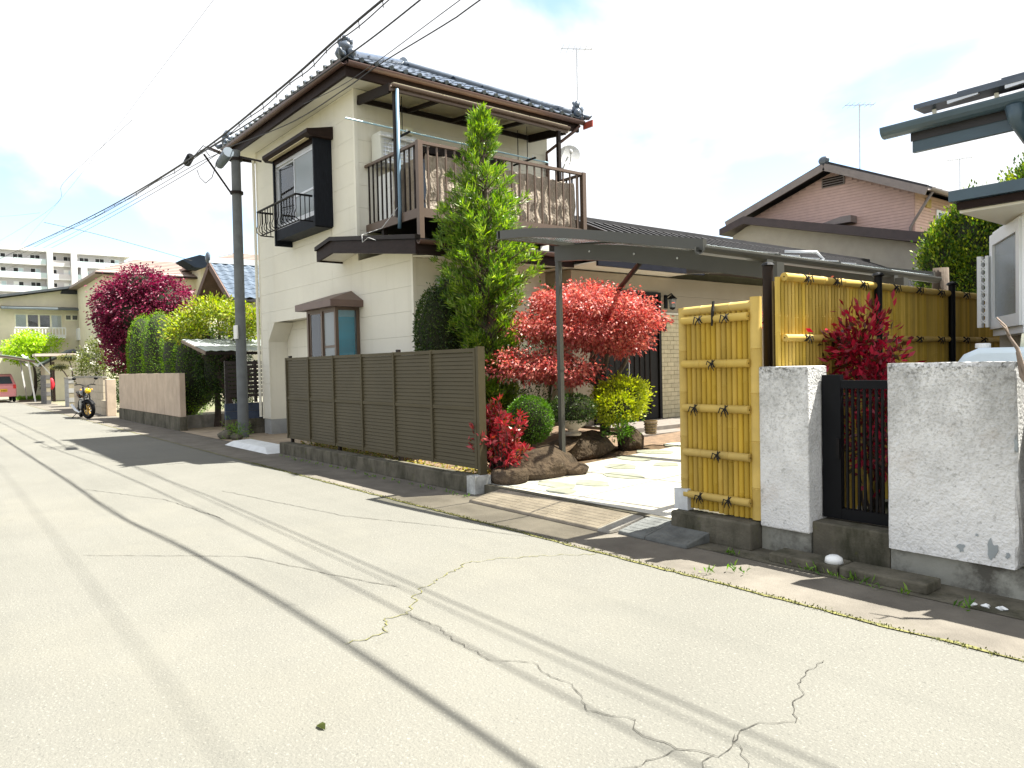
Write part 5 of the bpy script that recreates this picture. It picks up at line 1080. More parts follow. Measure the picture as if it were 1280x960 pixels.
for k_ in range(1): wire('high_cable', [(14, 6.0+.25*k_, 11.4), (-5, 6.0+.25*k_, 10.9), (-25, 6.1+.3*k_, 10.8), (-45, 6.3+.3*k_, 11.0), (-70, 6.6+.4*k_, 11.8)], .005, 'high thin power line above the street', 'cable', 5)
wire('thin_wire', [onY(-30, 318, 9), onY(55, 267, 9), onY(80, 228, 9), onY(165, 150, 9)], .012, 'thin wire rising to the sky above the apartment block', 'cable', 4)
wire('thin_wire', [onY(-30, 272, 9), onY(10, 270, 9), onY(50, 266, 9)], .01, 'short thin wire joining above the apartment block', 'cable', 4)
wire('thin_wire', [at(55, 278, 40), at(110, 290, 40), at(170, 306, 40), at(240, 326, 40)], .012, 'thin wire crossing above the brown roofs', 'cable', 4)
# ---------------------------------------------------------------- neighbours on the left
m_bluebl = M('blue_block', (.035, .05, .085), .8, .2, 6, .3, 50); m_slatbr = M('dark_slat', (.02, .013, .012), .5, .2, 5)
BWL = thing('block_wall', (-17.45, 6.4, 0), 'dark blue block wall behind the utility pole', 'wall')
for r in range(4):
    for c_ in range(4):
        y = 5.46+c_*.4-(.2 if r % 2 else 0); a, b_ = max(y, 5.46), min(y+.392, 7.0)
        if b_-a > .05: box('block', m_bluebl if r > 1 else m_concm, BWL, -17.5, -17.4, a, b_, r*.187, r*.187+.18)
box('mortar', m_conc, BWL, -17.485, -17.415, 5.47, 6.99, 0, .74)
SFb = thing('slat_screen', (-17.45, 6.2, .75), 'dark brown slatted screen on the blue block wall', 'screen')
for y in (5.48, 5.8, 6.15, 6.5): box('post', m_slatbr, SFb, -17.49, -17.42, y, y+.06, .75, 1.73)
for k_ in range(9): box('slat', m_slatbr, SFb, -17.418, -17.395, 5.46, 6.9, .88+k_*.095, .955+k_*.095)
for i, (x, y, z, r) in enumerate(((-16.25, 5.3, .06, .17), (-16.6, 5.22, .08, .24))):
    tag(MB().ell((x, y, z), r, r*.7, r*.5, 14, 9, .12, i+30, .0).build('foot_stone', m_concm, smooth=True), ('small' if i == 0 else 'larger flat')+' rough stone at the foot of the utility pole', 'stone')
P, D = crown_pts([(-16.5, 5.4, .16, .5, .2, .1)], 40, 12, .07, .3); tag(leafmesh('weeds', m_weed, None, P, D, RNG.uniform(.04, .09, len(P)), .015), 'green weeds round the foot of the utility pole', 'weeds', kind='stuff')
AWs = thing('bicycle_shed', (-18.9, 6.4, 0), 'small shed roof of grey corrugated metal behind the utility pole', 'shed')
a0, a1, a2, a3 = Vector((-20.2, 5.3, 2.33)), Vector((-18.4, 5.35, 1.98)), Vector((-18.4, 8.2, 1.98)), Vector((-20.2, 8.2, 2.33))
n = 24; vs = []
for i in range(n+1):
    for (p, q) in ((a0, a3), (a1, a2)):
        v = p.lerp(q, i/n); vs.append((v.x, v.y, v.z+(.02 if i % 2 else 0)))
MB().add(vs, [(2*i, 2*i+1, 2*i+3, 2*i+2) for i in range(n)]).build('roof_sheet', M('galvanised', (.4, .43, .45), .4, .15, 5, metal=.3), AWs)
MB().bar(a1+Vector((0, 0, -.05)), a2+Vector((0, 0, -.05)), .04, .07).build('eave_beam', m_dkalu, AWs); MB().bar(a0+Vector((0, 0, -.05)), a1+Vector((0, 0, -.05)), .04, .07).build('rafter', m_wood, AWs)
for p in (a2, a3): MB().bar((p.x, p.y+(.1 if p.y < 6 else -.1), 0), (p.x, p.y+(.1 if p.y < 6 else -.1), p.z-.08), .06, .06).build('post', m_dkalu, AWs)
# low wall and pink wall
m_pink = M('pink_render', (.47, .375, .285), .9, .1, 3, .3, 60); stain(m_pink, (.28, .2, .15), 2.2, .52, .72, .6, (2, 2, .3))
tag(MB().box(-20.75, -20.55, 5.32, 7.2, 0, .34).build('low_wall', m_conc, bevel=.01), 'low concrete wall beside the beige rendered wall end', 'wall')
PK = thing('rendered_wall', (-23.4, 5.15, 0), 'beige rendered garden wall with grey base under the hedge', 'wall'); box('render', m_pink, PK, -27.0, -19.75, 5.08, 5.22, .36, 1.47, bevel=.01); box('base', m_concm, PK, -27.02, -19.73, 5.06, 5.24, 0, .358)
# hedge columns
L_hed = LEAF('cypress_hedge', [(.03, .1, .008), (.1, .22, .015), (.24, .38, .03), (.07, .16, .01)], .6, .4)
def column(name, label, blobs, n, ls=.06, grp=None, mat=None, jit=.04):
    c = blobs[0]; t = thing(name, (c[0], c[1], 0), label, 'hedge', grp); core(blobs, t, .92); MB().tube([(c[0], c[1], 0), (c[0], c[1], c[2])], .06, 7).build('stem', m_barkd, t)
    P, D = shell_pts(blobs, n, jit); D[:, 2] += .6; leafmesh('foliage', mat or L_hed, t, P, D, RNG.uniform(ls*.6, ls*1.2, len(P)), ls*.35); return t
column('clipped_cypress', 'slim clipped cypress column next to the purple maple', [(-26.9, 5.85, 2.15, .62, .5, 1.2), (-26.9, 5.85, 1.4, .6, .5, 1.3)], 7500)
column('clipped_cypress', 'clipped cypress column between slim column and broad column', [(-24.8, 5.85, 2.1, .58, .5, 1.25), (-24.8, 5.85, 1.3, .58, .5, 1.2)], 6500)
column('clipped_cypress', 'broad clipped cypress column over the beige rendered wall', [(-22.5, 5.95, 1.95, .8, .6, 1.2), (-21.7, 6.05, 1.6, .65, .6, 1.2), (-22.4, 5.95, 1.2, .8, .6, 1.1)], 9500)
t = thing('dark_cypress', (-20.6, 6.3, 0), 'shaggy dark green cypress beside the beige rendered wall end', 'tree'); b = [(-21.3, 6.2, 1.75, .65, .6, 1.15), (-20.6, 6.35, 1.6, .6, .55, 1.0), (-20.2, 6.6, 1.35, .5, .5, .8)]
core(b, t, .75); MB().tube(limb((-20.5, 6.2, 0), (-20.6, 6.3, 1.6), .08, 6, 3), [.1, .09, .08, .07, .06, .05], 8).build('trunk', m_barkd, t); P, D = crown_pts(b, 420, 20, .1, .75, 1.2, -.2); leafmesh('foliage', LEAF('dark_cypress_leaf', [(.012, .035, .008), (.03, .075, .012), (.1, .17, .02)], .6, .25), t, P, D, RNG.uniform(.05, .1, len(P)), .03)
c = at(268, 398, 19.5); t = thing('yellow_green_tree', (c.x, c.y+.2, 0), 'yellow green spring leaved tree over the small metal shed roof', 'tree')
b = [(c.x-.8, c.y-.35, c.z+.0, .5, .55, .2), (c.x-.1, c.y, c.z+.28, .5, .5, .22), (c.x+.6, c.y+.45, c.z+.1, .4, .5, .18), (c.x+.3, c.y+.6, c.z-.3, .45, .6, .16), (c.x-.6, c.y-.5, c.z-.35, .4, .5, .2), (c.x+.8, c.y+.75, c.z-.1, .35, .4, .16)]
mb = MB(); fk = Vector((c.x-.1, c.y+.1, 1.7)); mb.tube(limb((c.x+.1, c.y+.2, 0), fk, .1, 7, 5), [.13, .12, .1, .1, .09, .085, .08], 8)
for i, x in enumerate(b): mb.tube(limb(fk, x[:3], .15, 6, i), [.06, .05, .04, .03, .02, .01], 6)
mb.build('trunk', m_barkd, t); P, D = crown_pts(b, 330, 18, .1, .45, .8, .3); leafmesh('crown', LEAF('spring_leaf', [(.18, .26, .02), (.34, .4, .05), (.1, .16, .02), (.38, .33, .07)], .5, .4), t, P, D, RNG.uniform(.07, .12, len(P)), .05)
# purple maple
L_pur = LEAF('purple_maple_leaf', [(.05, .005, .02), (.13, .01, .04), (.25, .03, .075), (.08, .007, .028), (.34, .06, .11)], .5, .3)
c = at(172, 395, 30); t = thing('purple_maple', (c.x, c.y, 0), 'large purple leaved maple behind the hedge', 'tree')
b = [(c.x, c.y, c.z, 1.45, 1.45, 1.5), (c.x-.4, c.y-.6, c.z+.3, .95, .95, 1.2), (c.x+.7, c.y+.9, c.z+.45, 1.0, 1.0, 1.15), (c.x+.3, c.y+.1, c.z+1.1, 1.0, 1.0, .85), (c.x-.1, c.y-.3, c.z-1.3, .9, .9, 1.2), (c.x-.2, c.y-.5, c.z-.6, .8, .8, .9)]
mb = MB(); mb.tube(limb((c.x, c.y, 0), (c.x, c.y, c.z-.5), .05, 6, 1), [.16, .15, .14, .12, .1, .09], 8)
for i, x in enumerate(b): mb.tube(limb((c.x, c.y, c.z-1), x[:3], .1, 5, i), [.07, .06, .045, .03, .015], 6)
mb.build('trunk', m_barkd, t); core(b, t, .6); P, D = crown_pts(b, 1500, 16, .14, .6, .7, -.05); leafmesh('crown', L_pur, t, P, D, RNG.uniform(.08, .15, len(P)), .07, droop=.2)
# tile roofed gable building behind
GB = thing('gabled_outbuilding', (-26, 9.5, 0), 'small gabled building with blue grey tiled roof and brown gable behind the pole', 'building')
pk2 = at(262, 329, 25); ex = 2.0; dz = 1.35; y0g, y1g = pk2.y, pk2.y+7
MB().box(pk2.x-1.5, pk2.x+1.5, y0g+.8, y1g, 0, pk2.z-dz+.1).build('wall', m_cream, GB); m_gbr = M('brown_gable', (.1, .055, .04), .7, .2, 5)
MB().prism([(pk2.x-1.5, pk2.z-dz+.1), (pk2.x+1.5, pk2.z-dz+.1), (pk2.x, pk2.z-.25)], 'y', y0g+.8, y0g+.85).build('gable_panel', m_gbr, GB)
GR = MB().prism([(pk2.x-ex, pk2.z-dz), (pk2.x, pk2.z), (pk2.x+ex, pk2.z-dz), (pk2.x+ex, pk2.z-dz-.08), (pk2.x, pk2.z-.1), (pk2.x-ex, pk2.z-dz-.08)], 'y', y0g, y1g).build('roof', m_tile2, GB)
for s_ in (-1, 1): MB().bar((pk2.x+s_*ex, y0g-.02, pk2.z-dz-.06), (pk2.x, y0g-.02, pk2.z-.06), .05, .2).build('barge_board', m_gbr, GR); 
MB().prism([(pk2.x-ex+.1, pk2.z-dz-.1), (pk2.x, pk2.z-.12), (pk2.x+ex-.1, pk2.z-dz-.1), (pk2.x+ex-.1, pk2.z-dz-.13), (pk2.x, pk2.z-.15), (pk2.x-ex+.1, pk2.z-dz-.13)], 'y', y0g+.02, y0g+.8).build('gable_soffit', m_gbr, GR)
me2 = None; al = math.atan2(dz, ex); nr, nc2 = 8, 22; tl = math.hypot(ex, dz)/nr; tw = (y1g-y0g)/nc2
m_tile3 = M('blue_grey_tile_worn', (.075, .1, .135), .28, .25, 5, spec=.6)
vs, fs = tile_mesh(tw*.99, tl*1.12, amp=.05); me2 = bpy.data.meshes.new('roof_tile'); me2.from_pydata(vs, [], fs); me2.update(); me2.materials.append(m_tile3)
tile_objs(me2, [Matrix.Translation((pk2.x+ex-r*tl*math.cos(al), y0g+(c_+.5)*tw, pk2.z-dz+r*tl*math.sin(al)+.03)) @ Matrix.Rotation(math.pi/2, 4, 'Z') @ Matrix.Rotation(al, 4, 'X') for r in range(nr) for c_ in range(nc2)], GR)
MB().bar((pk2.x, y0g-.05, pk2.z+.1), (pk2.x, y1g, pk2.z+.1), .22, .2).build('ridge', M('pale_ridge', (.5, .53, .56), .5), GR); MB().ell((pk2.x, y0g-.05, pk2.z+.18), .14, .08, .2).build('ridge_end', m_tile, GR)
# brown roofed houses further back
m_brroof = M('grey_brown_roof', (.26, .2, .175), .7, .08, 3, stretch=(1, 1, 1)); m_beige = M('beige_render', (.68, .63, .48), .85, .05, 2, .2, 60)
def hip_house(name, label, cx, cy, wx, wy, ez, rz, ridge_y, over=.5, grp=None):
    t = thing(name, (cx, cy, 0), label, 'house', grp); MB().box(cx-wx/2, cx+wx/2, cy-wy/2, cy+wy/2, 0, ez).build('wall', m_beige, t)
    x0, x1, y0, y1 = cx-wx/2-over, cx+wx/2+over, cy-wy/2-over, cy+wy/2+over
    R_ = MB().add([(x0, y0, ez), (x1, y0, ez), (x1, y1, ez), (x0, y1, ez), (cx, cy-ridge_y, rz), (cx, cy+ridge_y, rz), (x0, y0, ez-.15), (x1, y0, ez-.15), (x1, y1, ez-.15), (x0, y1, ez-.15)], [(0, 1, 4), (1, 2, 5, 4), (2, 3, 5), (3, 0, 4, 5), (6, 7, 1, 0), (7, 8, 2, 1), (8, 9, 3, 2), (9, 6, 0, 3), (9, 8, 7, 6)]).build('roof', m_brroof, t)
    n = 9
    for i in range(1, n):   # step lines of the metal roof on the side seen from the street
        u = i/n; xa = x1+(cx-x1)*u; z = ez+(rz-ez)*u; ya = y0+(cy-ridge_y-y0)*u; yb = y1+(cy+ridge_y-y1)*u; MB().bar((xa, ya, z+.02), (xa, yb, z+.02), .05, .06).build('roof_step', m_brroof, R_)
    gutter((x1+.05, y0, ez-.08), (x1+.05, y1, ez-.08), .08, m_trim, R_); return t
c = at(185, 345, 46); hip_house('brown_roofed_house', 'beige house with wide grey brown hip roof behind the purple maple', c.x-3, c.y+1.5, 9, 8.5, at(185, 342, 44).z, at(192, 322, 47).z+.1, 1.5)
c = at(292, 330, 48); hip_house('brown_roofed_house', 'taller grey brown hip roofed house behind the tiled gable', c.x-3, c.y+2, 9, 9, at(260, 330, 45).z, at(292, 307, 48).z, .8)
c = at(243, 330, 44); tag(MB().prism([(c.y-.9, c.z+.1), (c.y+.1, c.z+.45), (c.y+1.0, c.z+.3), (c.y+1.0, c.z+.1), (c.y+.3, c.z-.3), (c.y-.2, c.z-.3)], 'x', c.x-.8, c.x+.8).build('roof_dormer', M('slate_blue', (.012, .018, .028), .7, .15, 4, spec=.08)), 'dark slate dormer between the two brown roofs', 'dormer')
# beige gabled house facing down the street
XH = -58.0
BG = thing('gabled_house', (XH-4, 8, 0), 'beige two storey gabled house at the end of the street', 'house')
def hx(px, py): p = onX(px, py, XH); return p.y, p.z
pkY, pkZ = hx(90, 358); y_l = -4.0; y_r = 18.5; sl = .105
zt = lambda y: pkZ-abs(y-pkY)*.19
mb = MB(); mb.prism([(y_l, 0), (y_r, 0), (y_r, zt(y_r)-.2), (pkY, pkZ-.2), (y_l, zt(y_l)-.2)], 'x', XH-8, XH); BGW = mb.build('wall', m_beige, BG)
MB().prism([(y_l-.5, zt(y_l-.5)-.12), (pkY, pkZ-.15), (y_r+.5, zt(y_r+.5)-.12), (y_r+.5, zt(y_r+.5)), (pkY, pkZ), (y_l-.5, zt(y_l-.5))], 'x', XH-8.4, XH+.6).build('roof', M('slate_roof', (.06, .07, .08), .5, .15, 3), BG)
a = hx(5, 384); b_ = hx(118, 387); MB().prism([(XH+.001, a[1]+.1), (XH+.7, a[1]-.05), (XH+.7, a[1]-.15), (XH+.001, a[1]-.1)], 'y', a[0]-.2, b_[0]+2).build('canopy', M('slate_roof2', (.08, .1, .11), .5), BG)
v = hx(88, 365); MB().prism([(v[0]-.6, v[1]-.15), (v[0]+.6, v[1]-.15), (v[0]+.5, v[1]+.1), (v[0], v[1]+.2), (v[0]-.5, v[1]+.1)], 'x', XH+.002, XH+.05).build('gable_vent', M('vent_dark', (.03, .035, .045), .6), BG)
def xwin(px0, py0, px1, py1, parent, fmat, panes=2, inside=m_int, back=None):
    a = hx(px0, py0); b_ = hx(px1, py1); w_ = MB().box(XH+.002, XH+.03, a[0], b_[0], b_[1], a[1]).build('window', fmat, parent); n = panes; d = (b_[0]-a[0])/n
    for i in range(n):
        box('pane', g_clear, w_, XH+.04, XH+.046, a[0]+i*d+.06, a[0]+(i+1)*d-.05, b_[1]+.07, a[1]-.07); box('interior', (back or {}).get(i, inside), w_, XH+.031, XH+.035, a[0]+i*d+.06, a[0]+(i+1)*d-.05, b_[1]+.07, a[1]-.07)
    return w_
xwin(18, 392, 78, 411, BG, m_cardb, 4, M('rattan_blind', (.12, .09, .075), .8), {0: m_curtW, 3: m_curtW}); xwin(81, 393, 97.5, 401, BG, m_cardb, 2); xwin(101, 393, 119, 410, BG, m_cardb, 3, M('tan_curtain', (.4, .28, .2), .8))
a = hx(17, 410); b_ = hx(80, 418); RLg = MB().bar((XH+.75, a[0], a[1]), (XH+.75, b_[0], a[1]), .07, .08).build('balcony_rail', m_pvc, BG); MB().bar((XH+.75, a[0], b_[1]-.1), (XH+.75, b_[0], b_[1]-.1), .07, .08).build('lower_rail', m_pvc, BG)
for i in range(16): y = a[0]+(b_[0]-a[0])*i/15; MB().bar((XH+.75, y, b_[1]-.1), (XH+.75, y, a[1]), .06, .04).build('baluster', m_pvc, RLg)
box('deck', m_pvc, BG, XH+.002, XH+.8, a[0], b_[0], b_[1]-.3, b_[1]-.16)
a = hx(95, 411); MB().box(XH+.002, XH+.9, a[0], a[0]+1.6, a[1]-.8, a[1]).build('balcony_box', m_white, BG)
# small porch roof and gateway in front of it
c = at(85, 440, 44); PO = thing('porch', (c.x, c.y, 0), 'small beige gabled porch with dark vent at the beige house', 'porch')
MB().box(c.x-1, c.x+1, c.y-1.3, c.y+1.6, 0, c.z-.6).build('wall', m_beige, PO); MB().prism([(c.y-1.6, c.z-.75), (c.y+.1, c.z+.15), (c.y+1.9, c.z-.7), (c.y+1.9, c.z-.82), (c.y+.1, c.z-.0), (c.y-1.6, c.z-.87)], 'x', c.x-1.3, c.x+1.3).build('roof', M('porch_roof', (.06, .07, .08), .5), PO); MB().prism([(c.y-1.3, c.z-.6), (c.y+.1, c.z-.05), (c.y+1.6, c.z-.6)], 'x', c.x+.9, c.x+1.0).build('gable', m_beige, PO); box('vent', m_trim, PO, c.x+1.01, c.x+1.04, c.y-.4, c.y+.3, c.z-.5, c.z-.25)
# apartment block far away
m_apw = M('apartment_white', (.72, .72, .73), .8, .04, .2); m_apg = M('apartment_grey', (.55, .53, .54), .8, .06, .2); m_apglass = M('balcony_glass', (.55, .66, .68), .25, .1, .3)
XA = -190.0
def ax_(px, py): p = onX(px, py, XA); return p.y, p.z
AP = thing('apartment_block', (XA-8, 15, 0), 'long white apartment block with rows of balconies in the distance', 'apartment building')
yl, yr = ax_(-60, 320)[0], ax_(155, 320)[0]; ztop = ax_(60, 316)[1]; zt2 = ztop
MB().box(XA-14, XA, yl, yr, 0, ztop).build('wall', m_apg, AP); MB().box(XA-15, XA+1.5, yl, yr+1, ztop, ztop+.7).build('roof_slab', m_apw, AP)
fh = 2.95; nfl = int(ztop/fh); cols = [ax_(61, 330)[0], ax_(91, 330)[0]]
for f in range(nfl):
    z = ztop-(f+1)*fh
    if z < 10: break
    for ya, yb in ((yl, cols[0]-.6), (cols[0]+.6, cols[1]-.6), (cols[1]+.6, yr-.3)):
        midb = ya > cols[0]-1 and yb < cols[1]+1
        B_ = MB().box(XA, XA+(1.0 if midb else 1.6), ya, yb, z, z+.25).build('floor_slab', m_apw, AP); box('balcony_front', m_apg if midb else m_apglass, B_, XA+(.9 if midb else 1.45), XA+(1.0 if midb else 1.6)-.001, ya+.02, yb-.02, z+.25, z+1.3)
    y = yl+1; 
    while y < yr-2.5:
        wn = MB().box(XA+.01, XA+.08, y, y+1.9, z+.4, z+2.35).build('window', m_apw, AP); box('pane', m_int if random.random() < .6 else m_curtW, wn, XA+.081, XA+.09, y+.1, y+.9, z+.5, z+2.25); box('pane', m_int if random.random() < .5 else m_apglass, wn, XA+.081, XA+.09, y+1.0, y+1.8, z+.5, z+2.25); y += 3.1
for y in cols+[ax_(103.5, 340)[0]]: box('column', m_apw, AP, XA+.1, XA+2.2, y-.55, y+.55, 0, ztop+.2 if y in cols else ztop-fh)
# ---------------------------------------------------------------- far end of the street: car, carport, walls, motorcycle
L_brt = LEAF('bright_green_leaf', [(.2, .34, .01), (.34, .5, .02), (.42, .56, .05)], .5, .4)
c = at(38, 432, 46); t = thing('bright_green_tree', (c.x, c.y, 0), 'bright green spring tree in front of the beige gabled house', 'tree'); b = [(c.x, c.y-.4, c.z-.1, .9, 1.3, .5), (c.x, c.y+.6, c.z+.1, .8, 1.0, .5), (c.x, c.y, c.z+.45, .7, .8, .4), (c.x, c.y-.2, c.z-.7, .8, 1.2, .4)]
MB().tube(limb((c.x, c.y, 0), (c.x, c.y, c.z), .06, 5, 2), [.12, .1, .08, .06, .04], 7).build('trunk', m_barkd, t); P, D = crown_pts(b, 300, 16, .16, .4, .6, 0); leafmesh('crown', L_brt, t, P, D, RNG.uniform(.1, .2, len(P)), .08)
c = at(12, 470, 50); b = [(c.x+3.5, c.y+2.6, 1.2, .8, 1.3, 1.4), (c.x, c.y+4.2, 1.6, 1.0, 1.6, 1.5)]; t = thing('dark_hedge', (c.x+2, c.y+3, 0), 'dark hedge behind the parked pink car', 'hedge'); core(b, t, .9); P, D = shell_pts(b, 2600, .07); leafmesh('foliage', L_dark, t, P, D, RNG.uniform(.1, .18, len(P)), .07)
n = 900; g0 = at(34, 498, 46); P = np.c_[RNG.uniform(g0.x-1.5, g0.x+1.5, n), RNG.uniform(g0.y-.8, g0.y+.9, n), np.zeros(n)]; D = RNG.normal(size=(n, 3))*.4+[0, 0, 1]; tag(leafmesh('grass_patch', m_weed, None, P, D, RNG.uniform(.12, .3, n), .04), 'patch of bright grass beside the parked pink car', 'grass', kind='stuff')
# pink hatchback seen from behind
cc = onX(4, 500, -50.0); cyc = cc.y-.1
CA = thing('pink_car', (-51.5, cyc, 0), 'small pink hatchback parked under a carport', 'car'); m_carp = M('pink_paint', (.7, .27, .27), .3, .03, 2, coat=.6); hw = .74
prof = [(-50.05, .35), (-50.0, .62), (-50.03, .92), (-50.12, 1.0), (-50.45, 1.5), (-50.7, 1.6), (-52.0, 1.58), (-52.5, 1.1), (-53.2, .98), (-53.35, .6), (-53.3, .3)]
mb = MB(); k_ = len(prof); vs = []
for y, s_ in ((-hw, .0), (-hw+.03, .0), (hw-.03, 0), (hw, 0)):
    for x, z in prof:
        tap = max(0, z-.98)*.28; yy = y*(1-tap/hw) ; inset = .04 if abs(y) == hw else 0
        vs.append((x-(inset if x > -51 else -inset), cyc+yy, z))
fs = [tuple(range(k_)), tuple(range(4*k_-1, 3*k_-1, -1))]+[(r*k_+i, r*k_+(i+1) % k_, (r+1)*k_+(i+1) % k_, (r+1)*k_+i) for r in range(3) for i in range(k_)]
MB().add(vs, fs).build('body', m_carp, CA, smooth='auto')
MB().add([(-50.125, cyc-.58, 1.05), (-50.125, cyc+.58, 1.05), (-50.41, cyc+.47, 1.46), (-50.41, cyc-.47, 1.46)], [(0, 1, 2, 3)]).build('rear_window', M('car_glass', (.05, .06, .07), .08), CA)
for s_ in (-1, 1):
    MB().prism([(cyc+s_*.58, .78), (cyc+s_*.735, .78), (cyc+s_*.72, 1.0), (cyc+s_*.6, 1.0)], 'x', -50.12, -49.99).build('tail_light', M('red_lens', (.6, .03, .03), .2), CA)
    for x in (-50.6, -52.75):
        wh = MB().torus((x, cyc+s_*.66, .28), .21, .075, 'y', 22, 8).build('wheel', m_black, CA, smooth=True); MB().lathe([(0, .02), (.14, .03), (.15, -.03), (0, -.04)], (x, cyc+s_*.7, .28), 14, 'y').build('rim', m_silver, wh)
MB().box(-49.99, -49.975, cyc-.02, cyc+.31, .6, .76).build('number_plate', M('yellow_plate', (.75, .45, .02), .5), CA); MB().box(-50.05, -49.96, cyc-.7, cyc+.7, .32, .5).build('bumper', m_carp, CA, bevel=.03)
for k_ in range(4): box('plate_character', m_black, CA, -49.974, -49.972, cyc+.03+k_*.065, cyc+.07+k_*.065, .63, .69)
# arched carport over the car
c1 = at(40, 466, 48); CP2 = thing('arched_carport', (-52, cyc+.4, 0), 'small arched carport with pale posts over the pink car', 'carport'); zt_ = 2.35
q = [(cyc-1.6+3.2*i/12, zt_+.35*math.sin(math.pi*(.25+.75*i/12))) for i in range(13)]
MB().prism(q+[(y, z-.05) for y, z in q[::-1]], 'x', -54, -49.2).build('roof', M('green_panel', (.25, .32, .24), .3), CP2, smooth='auto')
q2 = [(y, z-.051) for y, z in q]; MB().prism(q2+[(y, z-.12) for y, z in q2[::-1]], 'x', -49.3, -49.22).build('front_arch', m_wood, CP2)
for x in (-49.4, -53.5): MB().bar((x, cyc+1.55, 0), (x, cyc+1.25, zt_+.2), .08, .08).build('post', m_pvc, CP2); MB().bar((x, cyc+1.0, zt_+.3), (x, cyc+1.75, zt_-.35), .08, .1).build('strut', m_white, CP2)
# block walls with pillars
m_blk = M('block_beige', (.42, .36, .27), .9, .12, 3, .3, 40); m_blkg = M('block_grey', (.3, .3, .29), .9, .15, 3, .3, 40)
def block_wall(name, label, x0, x1, y0, y1, h, mat, ln=.4, hh=.2, cap=None):
    t = thing(name, ((x0+x1)/2, y0, 0), label, 'wall'); box('mortar', m_mort, t, x0+.01, x1-.01, y0+.012, y1-.012, 0, h-.01); rows = int(h/hh)
    for r in range(rows):
        x = x0-(ln/2 if r % 2 else 0)
        while x < x1-.02:
            a_, b2 = max(x, x0), min(x+ln-.012, x1)
            if b2-a_ > .04: box('block', mat, t, a_, b2, y0, y1, r*h/rows, (r+1)*h/rows-.012)
            x += ln
    if cap: box('cap', cap, t, x0-.02, x1+.02, y0-.02, y1+.02, h, h+.06)
    return t
block_wall('block_wall', 'beige block garden wall behind the parked motorcycle', -37.0, -30.4, 5.2, 5.32, 1.35, m_blk, .8, .27, m_conc)
block_wall('block_wall', 'short low beige block step at the end of the block wall', -30.38, -29.2, 5.1, 5.25, .55, m_blk, .4, .27)
tag(MB().box(-29.18, -28.95, 5.05, 5.35, 0, 1.3).build('gate_post', m_pink, bevel=.015), 'plain beige gate post between the block wall and the beige rendered wall', 'post')
block_wall('block_wall', 'grey block gate pillar near the red post bag', -40.4, -39.2, 5.3, 5.6, 1.3, m_blkg, .4, .2, m_conc)
block_wall('block_wall', 'dark grey block wall stub beside the parked pink car', -46.5, -44.3, 5.0, 5.2, 1.5, M('block_dark', (.12, .115, .11), .9, .3, 3), .4, .2)
c = at(65, 480, 41); t = thing('red_bag', (c.x, c.y, .9), 'red bag hanging on a dark post by the gateway', 'bag'); MB().ell((c.x, c.y, c.z), .13, .12, .33, 12, 8, .08, 3).build('bag', M('red_cloth', (.6, .015, .03), .6, .2, 12), t, smooth=True); MB().tube([(c.x, c.y, c.z+.3), (c.x, c.y, c.z+.45)], .015, 5).build('strap', m_black, t)
tag(MB().bar((c.x-.12, c.y+.1, 0), (c.x-.12, c.y+.1, 2.2), .12, .12).build('gate_post', m_trim), 'dark post carrying the red bag', 'post')
c2 = at(68, 444, 42); GTP = thing('gate_canopy', (c2.x, c2.y, 0), 'small pale flat canopy over the gateway beside the red bag', 'canopy'); MB().box(c2.x-.6, c2.x+.6, c2.y-1.0, c2.y+1.0, c2.z-.06, c2.z+.08).build('roof', M('canopy_pale', (.5, .42, .36), .7), GTP); MB().bar((c2.x, c2.y-.2, 0), (c2.x, c2.y-.2, c2.z-.06), .08, .08).build('post', m_dkalu, GTP); MB().bar((c2.x, c2.y-.95, c2.z-.1), (c2.x, c2.y-.2, c2.z-1.1), .05, .05).build('strut', m_pvc, GTP)
# cloud pruned pine and white flowering shrub
L_pine = LEAF('pine_needle', [(.05, .07, .012), (.13, .14, .03), (.22, .21, .05)], .6, .2)
t = None
pads = [(85, 447, 10, 3.2), (74, 459, 9, 3.0), (103, 448, 5, 3.0)]
c = at(86, 470, 37); t = thing('cloud_pruned_pine', (c.x, c.y, 0), 'cloud pruned pine with flat pads beside the gateway', 'tree'); mb = MB(); bl = []
for i, (px_, py_, w_, h_) in enumerate(pads):
    p = at(px_, py_, 37); r_ = w_/926*37; bl.append((p.x, p.y, p.z, r_, r_, h_/926*37)); mb.tube(limb((c.x+.1, c.y+.1, .8), p, .12, 5, i), [.05, .045, .04, .03, .02], 6)
mb.tube([(c.x, c.y, 0), (c.x+.1, c.y+.1, .85)], .06, 7); mb.build('trunk', m_bark, t); core(bl, t, .8); P, D = shell_pts(bl, 1500, .12); leafmesh('crown', L_pine, t, P, D, RNG.uniform(.06, .11, len(P)), .02)
c = at(118, 448, 32); t = thing('flowering_shrub', (c.x, c.y, 0), 'loose shrub with white blossoms beside the purple maple', 'shrub'); b = [(c.x, c.y, c.z, .55, .65, .55), (c.x-.2, c.y-.3, c.z-.5, .5, .5, .4), (c.x+.2, c.y+.3, c.z-.6, .5, .5, .45), (c.x, c.y+.1, c.z+.45, .4, .4, .4)]
mb = MB(); [mb.tube(limb((c.x, c.y, 0), x[:3], .1, 5, i), [.06, .05, .04, .03, .015], 6) for i, x in enumerate(b)]; mb.build('stem', m_bark, t); P, D = crown_pts(b, 170, 14, .11, .4); leafmesh('foliage', LEAF('olive_leaf', [(.07, .11, .02), (.16, .18, .04), (.1, .13, .03)], .5, .3), t, P, D, RNG.uniform(.08, .14, len(P)), .05)
